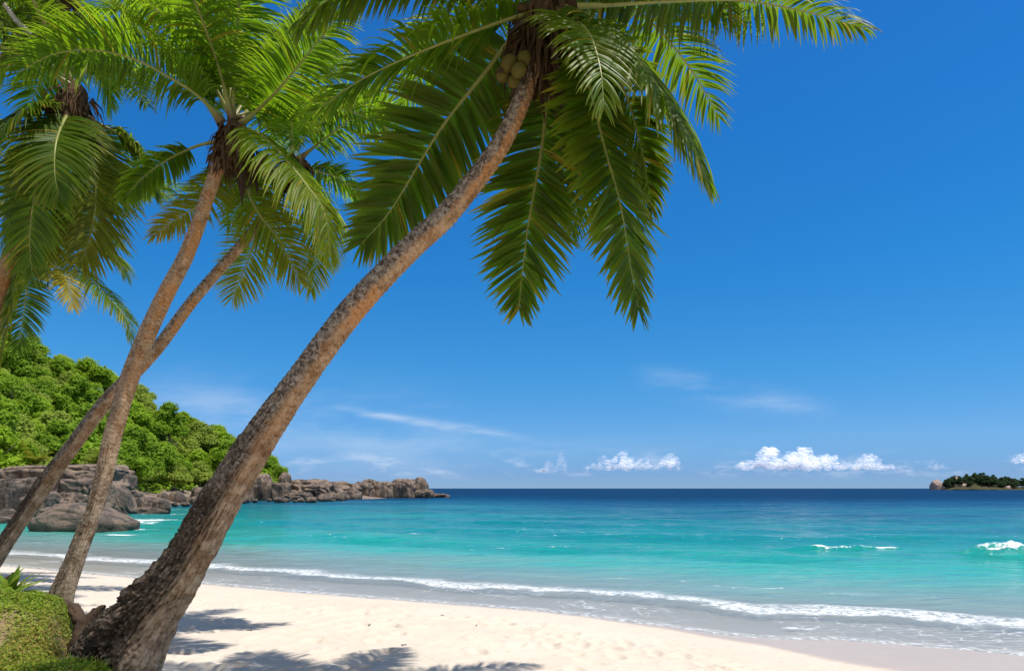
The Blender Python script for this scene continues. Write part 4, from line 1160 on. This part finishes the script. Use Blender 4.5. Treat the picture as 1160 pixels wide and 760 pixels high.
# ---- sixth palm: crown above the upper left edge
base6 = np.array([-9.6, 11.2, .5])
p6 = tag(empty('coconut_palm', base6), 'tall palm crowned at the top left edge with its trunk lost behind lower fronds', 'palm tree', 'leaning coconut palms')
tp = np.vstack([[(-9.8, 11.2, .2)], pts3((-170, 480, 11.2), (-140, 300, 11.2), (-70, 150, 11.2), (30, 45, 11.2), (72, -20, 11.2))])
palm_trunk(p6, tp, [.2, .14, .12, .11, .10, .095], 6, M_TRUNK2, around=48, rows=260, crust=.3)
heart(p6, P(70, -14, 11.2), (.2, 0, 1), .2, 9, n=80, ln=.5)
FR = lambda q, seed, **kw: frond(p6, q, seed, **kw)
FR(pts3((80, -25, 11.2), (120, -20, 11), (170, -2, 10.8), (215, 30, 10.7), (240, 70, 10.7)), 101, leaf=.85, droop=.6, n=76)
FR(pts3((80, -30, 11.3), (140, -40, 11.6), (210, -25, 11.9), (280, 10, 12.1), (330, 60, 12.2)), 102, leaf=.9, droop=.6, n=80)
FR(pts3((66, -18, 11.2), (40, 5, 11), (18, 40, 10.8), (5, 85, 10.7)), 103, leaf=.85, droop=.6, n=66)
FR(pts3((62, -24, 11.2), (25, -20, 11), (-15, 5, 10.9), (-40, 50, 10.8)), 104, leaf=.85, droop=.7, n=60)
FR(pts3((76, -12, 11.3), (100, 30, 11.6), (120, 75, 11.8), (126, 120, 11.8)), 105, leaf=.8, droop=.5, n=66, dorsal=(.5, .7, .4))
FR(pts3((72, -12, 11.4), (70, 30, 11.8), (50, 80, 12), (30, 130, 12)), 106, leaf=.8, droop=.5, n=60, dorsal=(-.2, .9, .4))
for i, (az, el, sag, L) in enumerate([(80, 60, 1.0, 3.6), (140, 55, 1.0, 3.4), (230, 60, 1.1, 3.2), (300, 55, 1.1, 3.4), (10, 50, 1.1, 3.6)]):
    FR(arch(P(71, -28, 11.2), az, el, L, sag, i), 220 + i, leaf=.85, droop=.7, n=64)
q = pts3((-6, -8, 8.6), (10, 12, 8.6), (22, 28, 8.6), (38, 42, 8.6)); q -= np.array(p4.location)
Cq, _ = catmull(q, 14); Vq, Fq = tube(Cq, np.linspace(.018, .05, 14), 8)
mesh('dry_midrib', Vq, Fq, M_DRYRIB, p4)

# ---- little palms at the foot of the hill
for i, (px, py, Y, n_, lab, ag) in enumerate([(36, 527, 60, 14, 'bright yellow-green young palm above the rock ledge', .35), (112, 528, 64, 12, 'young palm half hidden behind the second slim trunk', .12),
                                              (14, 512, 66, 10, 'young palm low in the trees at the left edge', .05)]):
    c = P(px, py, Y)
    r_ = tag(empty('young_palm', c), lab, 'palm tree', 'young palms at the foot of the hill')
    Vt, Ft = tube(np.array([[0, 0, -1.0], [0, 0, -.3], [.05, 0, .3]]), [.16, .14, .1], 8)
    mesh('trunk', Vt, Ft, M_BARK, r_)
    rs = np.random.RandomState(i + 900)
    for k in range(n_):
        frond(r_, arch(c, 360 * k / n_ + rs.uniform(-10, 10), rs.uniform(25, 75), rs.uniform(1.8, 2.5), rs.uniform(.9, 1.5), k), 910 + 20 * i + k, leaf=.5, n=20, droop=.7, width=.11, rib=.04, age=ag, mat=M_PLANT)

# ------------------------------------------------------------------ bank, ground cover, grass, plant, roots
def bank_z(X, Y):
    back = np.interp(X, [-9, -4.6, -3.9, -3.3, -2.2], [8.4, 7.4, 6.6, 5.45, 5.4])
    pl = (.93 + .05 * sstep(-2.6, -4.5, X)) * sstep(0, .75, back - Y) * sstep(-2.32, -2.85, X - .12 * (Y - 5))
    mound = .31 * np.exp(-(((X + 4.32) / .88)**2 + ((Y - 5.5) / .78)**2)**1.15)
    tail = .12 * np.exp(-(((X + 4.6) / .8)**2 + ((Y - 6.6) / .5)**2))
    p_ = np.stack([X, Y, 0 * X], 1)
    k = sstep(.1, .6, pl)
    return .02 + pl + (mound + tail) * k + (.045 * fbm(p_ * 1.6, 4) + .022 * fbm(p_ * 6.5, 3)) * k


gx = np.linspace(-9, -1.9, 200); gy = np.linspace(1.2, 8.6, 210)
XX, YY = np.meshgrid(gx, gy); Xf, Yf = XX.ravel(), YY.ravel(); Zf = bank_z(Xf, Yf)


def turf_amount(X, Y):
    p_ = np.stack([X, Y, 0 * X], 1)
    t_ = .76 + .9 * fbm(p_ * 1.5 + 4, 4)
    t_ = t_ - 1.0 * np.exp(-(((X + 3.95) / .28)**2 + ((Y - 4.85) / .3)**2)) - .9 * sstep(4.55, 4.2, Y) * sstep(-3.1, -3.4, X) + .5 * sstep(-3.0, -2.8, X)
    t_ = t_ - .9 * sstep(0.25, 0, np.interp(X, [-9, -4.6, -3.9, -3.3, -2.2], [8.4, 7.4, 6.6, 5.45, 5.4]) - Y - .25)
    return np.clip(t_, 0, 1)


bank = mesh('grass_bank', np.stack([Xf, Yf, Zf], 1), gridfaces(len(gy), len(gx)), M_BANK, attrs={'turf': turf_amount(Xf, Yf)})
tag(bank, 'low earth bank under creeping ground cover beside the big palm', kind='structure')
rg = np.random.RandomState(33)
n = 170000
x = rg.uniform(-6.2, -2.6, n); y = rg.uniform(3.7, 7.0, n)
keep = rg.uniform(size=n) < turf_amount(x, y)**1.3
x, y = x[keep], y[keep]; z = bank_z(x, y)
e = .02
nx = -(bank_z(x + e, y) - z) / e; ny = -(bank_z(x, y + e) - z) / e
N = nrm(np.stack([nx, ny, np.ones_like(nx)], 1))
m = len(x)
N = nrm(N + rg.normal(scale=.55, size=(m, 3)))
V, Fq = leaf_quads(np.stack([x, y, z + rg.uniform(0, .045, m)], 1), N, .0115, rg)
tn = np.clip(.45 + .7 * fbm(np.stack([x, y, 0 * x], 1) * 2.2, 3) + rg.normal(scale=.22, size=m), 0, 1)
ag = np.clip(.9 * np.exp(-((x + 3.5) / .25)**2) * rg.uniform(0, 1, m) + (rg.uniform(size=m) < .12) * .6, 0, 1)
gc = mesh('ground_cover', V, Fq, M_COVER, attrs={'tint': np.repeat(tn, 4), 'age': np.repeat(ag, 4)}, smooth=False)
tag(gc, 'creeping small-leaved ground cover matting the bank', kind='stuff')


def blades(pts, rs, h0, h1, w, lean=.5, seg=4):
    m = len(pts); H = rs.uniform(h0, h1, m)
    d = nrm(np.stack([rs.normal(size=m), rs.normal(size=m), 0 * H], 1)); ln = rs.uniform(.1, lean, m)
    s = np.cross(d, ZUP); rows = []
    for k in range(seg + 1):
        t = k / seg
        c = pts + ZUP * (H * (t - .25 * t * t * ln * 2))[:, None] + d * (H * ln * t**1.8 * 1.3)[:, None]
        ww = w * (1 - t**1.6) + .0006
        rows.append(np.stack([c - s * ww, c + s * ww], 1))
    V = np.stack(rows, 1); idx = np.arange(m * (seg + 1) * 2).reshape(m, seg + 1, 2)
    Fq = np.stack([idx[:, :-1, 0], idx[:, :-1, 1], idx[:, 1:, 1], idx[:, 1:, 0]], -1).reshape(-1, 4)
    return V.reshape(-1, 3), Fq, np.repeat(np.clip(rs.normal(.5, .25, m), 0, 1), (seg + 1) * 2), np.repeat((rs.uniform(size=m) < .15) * .5 + .05, (seg + 1) * 2)


n = 2200
x = rg.uniform(-3.6, -2.45, n); y = rg.uniform(4.3, 5.0, n)
kp = (fbm(np.stack([x, y, 0 * x], 1) * 2.6, 2) > -.25) & (rg.uniform(size=n) < sstep(-3.75, -3.2, x))
x, y = x[kp], y[kp]
V, Fq, tn, ag = blades(np.stack([x, y, bank_z(x, y) - .01], 1), rg, .03, .12, .005, .9)
n = 1500
x = rg.uniform(-5.6, -3.3, n); y = rg.uniform(4.3, 6.4, n)
kp = rg.uniform(size=n) < turf_amount(x, y)**2 * np.clip(.4 + 1.6 * fbm(np.stack([x, y, 0 * x], 1) * 2.1 + 8, 2), 0, 1)
x, y = x[kp], y[kp]
V2, F2, t2, a2 = blades(np.stack([x, y, bank_z(x, y) - .01], 1), rg, .04, .13, .004, 1.1)
V, Fq, tn, ag = np.vstack([V, V2]), np.vstack([Fq, F2 + len(V)]), np.concatenate([tn, t2]), np.concatenate([ag, a2])
gr = mesh('grass', V, Fq, M_PLANT, attrs={'tint': tn, 'age': ag})
tag(gr, 'longer green grass growing round the foot of the big palm', kind='stuff')

# rosette plant on the bank
c5 = np.array([-4.52, 6.12, 0]); c5[2] = float(bank_z(np.array([c5[0]]), np.array([c5[1]]))[0]) - .01
pl = tag(empty('rosette_plant', c5), 'spiky bright green rosette plant on top of the grassy bank', 'plant')
rs = np.random.RandomState(77)
for k in range(34):
    az = rs.uniform(0, 6.28); el = R(rs.uniform(22, 80)); L = rs.uniform(.20, .36)
    d = np.array([math.cos(az) * math.cos(el), math.sin(az) * math.cos(el), math.sin(el)]); side = nrm(np.cross(d, ZUP)); p_ = np.array([rs.normal(scale=.04), rs.normal(scale=.03), 0.0]); rows = []
    for j in range(7):
        t = j / 6; w = .027 * (math.sin(math.pi * (.15 + .85 * t)) ** .8) + .0008
        rows.append([p_ - side * w, p_ - ZUP * w * .35, p_ + side * w]); p_ = p_ + d * L / 6; d = nrm(d + np.array([0, 0, -.13]))
    V = np.array(rows).reshape(-1, 3)
    mesh('leaf', V, gridfaces(7, 3), M_PLANT, pl, attrs={'tint': np.full(len(V), np.clip(rs.normal(.85, .2), 0, 1)), 'age': np.full(len(V), max(0, rs.normal(.05, .08)))})
V, Fq = tube(np.array([[0, 0, -.05], [0, 0, .02], [0, 0, .07]]), [.03, .028, .015], 8)
mesh('stem', V, Fq, M_RIB, pl, attrs={'base': np.ones(len(V))})

# dead root stump between the two palms
def knobbly(name, pts, radii, seed, parent=None, loc=None, sm=40):
    q = np.concatenate([np.asarray(pts, float), np.asarray(radii, float)[:, None]], 1)
    C, _ = catmull(q, sm); V, Fq = tube(C[:, :3], C[:, 3], 14)
    V = V + nrm(V - np.repeat(C[:, :3], 14, 0)) * (.35 * np.repeat(C[:, 3], 14) * fbm(V * np.array([9, 9, 6]) + seed, 4))[:, None]
    return mesh(name, V - (loc if loc is not None else 0), Fq, M_ROOT, parent)


sl = P(98, 735, 5.62)
st = tag(empty('dead_stump', sl), 'dark rotten root stump poking up between the bank and the big palm', 'stump')
knobbly('stump_body', pts3((84, 752, 5.62), (98, 725, 5.62), (104, 705, 5.65), (110, 690, 5.65)), [.15, .12, .085, .035], 1, st, sl)
knobbly('root', pts3((80, 690, 6.0), (88, 700, 5.9), (97, 712, 5.8), (102, 740, 5.75)), [.035, .05, .06, .07], 2, st, sl)
knobbly('root', pts3((106, 702, 5.65), (114, 690, 5.65), (119, 686, 5.64)), [.05, .035, .012], 3, st, sl)
knobbly('root', pts3((62, 680, 6.35), (76, 686, 6.15), (88, 694, 5.95), (93, 708, 5.85)), [.03, .045, .05, .03], 4, st, sl)
q = [np.array([-5.05, 6.5, 1.22]), np.array([-4.9, 6.5, 1.28]), np.array([-4.75, 6.5, 1.34]), np.array([-4.6, 6.5, 1.46])]
lg = knobbly('fallen_branch', [a - q[0] for a in q], [.05, .06, .05, .03], 6); lg.location = q[0]
lg.scale = (.7, .7, .7); tag(lg, 'short dark dead branch lying behind the rosette plant', 'branch')

rd = np.random.RandomState(17)
for k in range(6):
    x, y = rd.uniform(-3.6, 2.0), rd.uniform(7.4, 11.2)
    z = float(sand_z(np.array([x]), np.array([y]))[0])
    a = rd.uniform(0, 3.14); L = rd.uniform(.06, .18); d = np.array([math.cos(a), math.sin(a), 0])
    cv = np.array([-d * L / 2, rd.normal(scale=.02, size=3) * np.array([1, 1, 0]), d * L / 2]); cv[:, 2] = .012
    C, _ = catmull(cv, 9); V, Fq = tube(C, np.linspace(.007, .003, 9), 6)
    o = mesh('dry_twig', V, Fq, M_ROOT); o.location = (x, y, z)
    tag(o, 'small dry twig lying among others on the open sand', 'twig', 'dry twigs washed up on the sand')

# ------------------------------------------------------------------ sky, sun, camera
SUN = nrm(np.array([.33, -.12, 1.0]))
wd = bpy.data.worlds.new('World'); SC.world = wd; wd.use_nodes = True
nt = wd.node_tree; nt.nodes.clear()


class WT(NT):
    def __init__(self): self.t = nt


w = WT()
sky = w.n('TexSky', sky_type='NISHITA', sun_disc=False)
sky.sun_elevation = math.asin(SUN[2]); sky.sun_rotation = math.atan2(SUN[0], SUN[1])
sky.air_density = 1.0; sky.dust_density = 0.0; sky.ozone_density = 10.0; sky.altitude = 3000
dirv = w.n('TexCoord').outputs['Generated']
sx = w.n('SeparateXYZ'); w.l(dirv, sx.inputs[0])
clr = w.ramp(sx.outputs[2], [(0.0, (.225, .295, .43)), (.02, (.235, .305, .435)), (.07, (.33, .455, .51)), (.168, (.23, .57, .62)), (.287, (.15, .62, .74)), (.455, (.13, .64, .85)),
                             (.57, (.15, .64, .89)), (.75, (.38, .56, .66)), (1.0, (.55, .60, .62))])  # upper sky out of view is kept neutral to warm the fill
skyc = w.mix(1.0, w.mix(1.0, sky.outputs[0], clr, 'MULTIPLY'), (2.0, 2.0, 2.0), 'MULTIPLY')
back = w.math('MULTIPLY', w.sm(w.math('MULTIPLY', sx.outputs[1], -1.0), .02, .5), w.math('ADD', .35, w.math('MULTIPLY', .5, w.noise(dirv, 3.0, 5))))
skyc = w.mix(back, skyc, (7.4, 7.5, 7.7))  # whiter sky added behind the camera, out of view, as front fill light
yy = w.math('MAXIMUM', sx.outputs[1], .05)
u = w.math('DIVIDE', sx.outputs[0], yy); v = w.math('DIVIDE', sx.outputs[2], yy)
cb = w.n('CombineXYZ'); w.l(u, cb.inputs[0]); w.l(v, cb.inputs[1])


def wn(scale, sx_, sy_, rot=0.0, detail=5, rough=.6, dist=0.0):
    mp = w.n('Mapping'); w.l(cb.outputs[0], mp.inputs[0]); mp.inputs['Scale'].default_value = (sx_, sy_, 1); mp.inputs['Rotation'].default_value = (0, 0, rot)
    return w.noise(mp.outputs[0], scale, detail, rough, dist)


wob = w.math('MULTIPLY', w.math('SUBTRACT', wn(5, 1, 1), .5), .016)


def streak(u0, v0, u1, v1, wid, nz, gain):
    s_ = (v1 - v0) / (u1 - u0)
    dv = w.math('SUBTRACT', w.math('ADD', v, wob), w.math('ADD', v0, w.math('MULTIPLY', w.math('SUBTRACT', u, u0), s_)))
    g = w.math('POWER', 2.718, w.math('MULTIPLY', w.math('POWER', w.math('ABSOLUTE', w.math('DIVIDE', dv, wid)), 2.0), -1.0))
    um, uw = .5 * (u0 + u1), .5 * abs(u1 - u0)
    e_ = w.sm(w.math('ABSOLUTE', w.math('SUBTRACT', u, um)), uw * 1.05, uw * .35)
    return w.math('MULTIPLY', w.math('MULTIPLY', g, e_), w.math('MULTIPLY', nz, gain))


nA = w.sm(wn(6, 1.0, 6, .16), .32, .70); nB = w.sm(wn(4, 1, 4, .2, 6), .38, .75)
m_ = w.math('ADD', streak(-.29, .124, .05, .069, .0055, nA, .50), streak(.16, .170, .50, .098, .020, nB, .34))
m_ = w.math('ADD', m_, streak(-.60, .13, .02, .055, .05, nB, .40))
m_ = w.math('ADD', m_, streak(-.2, .063, .3, .05, .012, nA, .16))
# faint far cumulus low on the horizon
nc = w.sm(wn(9, 1.2, 4.0, 0, 6, .6, .3), .50, .66)
bandm = w.math('MULTIPLY', w.sm(v, .010, .026), w.sm(v, .062, .036))
m_ = w.math('ADD', m_, w.math('MULTIPLY', w.math('MULTIPLY', nc, bandm), .34))
lp = w.mix(w.math('MINIMUM', m_, .85), skyc, (6.6, 7.4, 8.6))
bg = w.n('Background'); w.l(lp, bg.inputs[0]); bg.inputs[1].default_value = 0.10
ow = w.n('OutputWorld'); w.l(bg.outputs[0], ow.inputs[0])

sl_ = bpy.data.lights.new('sun', 'SUN'); sl_.energy = 4.8; sl_.angle = R(.53); sl_.color = (1.0, .955, .88)
so = bpy.data.objects.new('sun', sl_); COL.objects.link(so)
so.rotation_euler = Vector(-SUN).to_track_quat('-Z', 'Y').to_euler(); so.location = (10, 0, 30)

cam = bpy.data.cameras.new('camera'); co = bpy.data.objects.new('camera', cam); COL.objects.link(co)
co.location = (0, 0, CZ); co.rotation_euler = (R(90), 0, 0)
cam.sensor_width = 36; cam.lens = 36 * F / 1160; cam.shift_x = 0.0; cam.shift_y = (HY - 380) / 1160
cam.clip_start = .1; cam.clip_end = 100000
SC.camera = co

SC.view_settings.view_transform = 'Standard'; SC.view_settings.look = 'None'
SC.view_settings.exposure = 0.18; SC.view_settings.gamma = 1.0; SC.view_settings.use_curve_mapping = False
SC.render.engine = 'CYCLES'
SC.cycles.max_bounces = 8; SC.cycles.transparent_max_bounces = 24; SC.cycles.transmission_bounces = 4; SC.cycles.diffuse_bounces = 4; SC.cycles.glossy_bounces = 2
SC.cycles.use_denoising = True
SC.cycles.caustics_reflective = False; SC.cycles.caustics_refractive = False
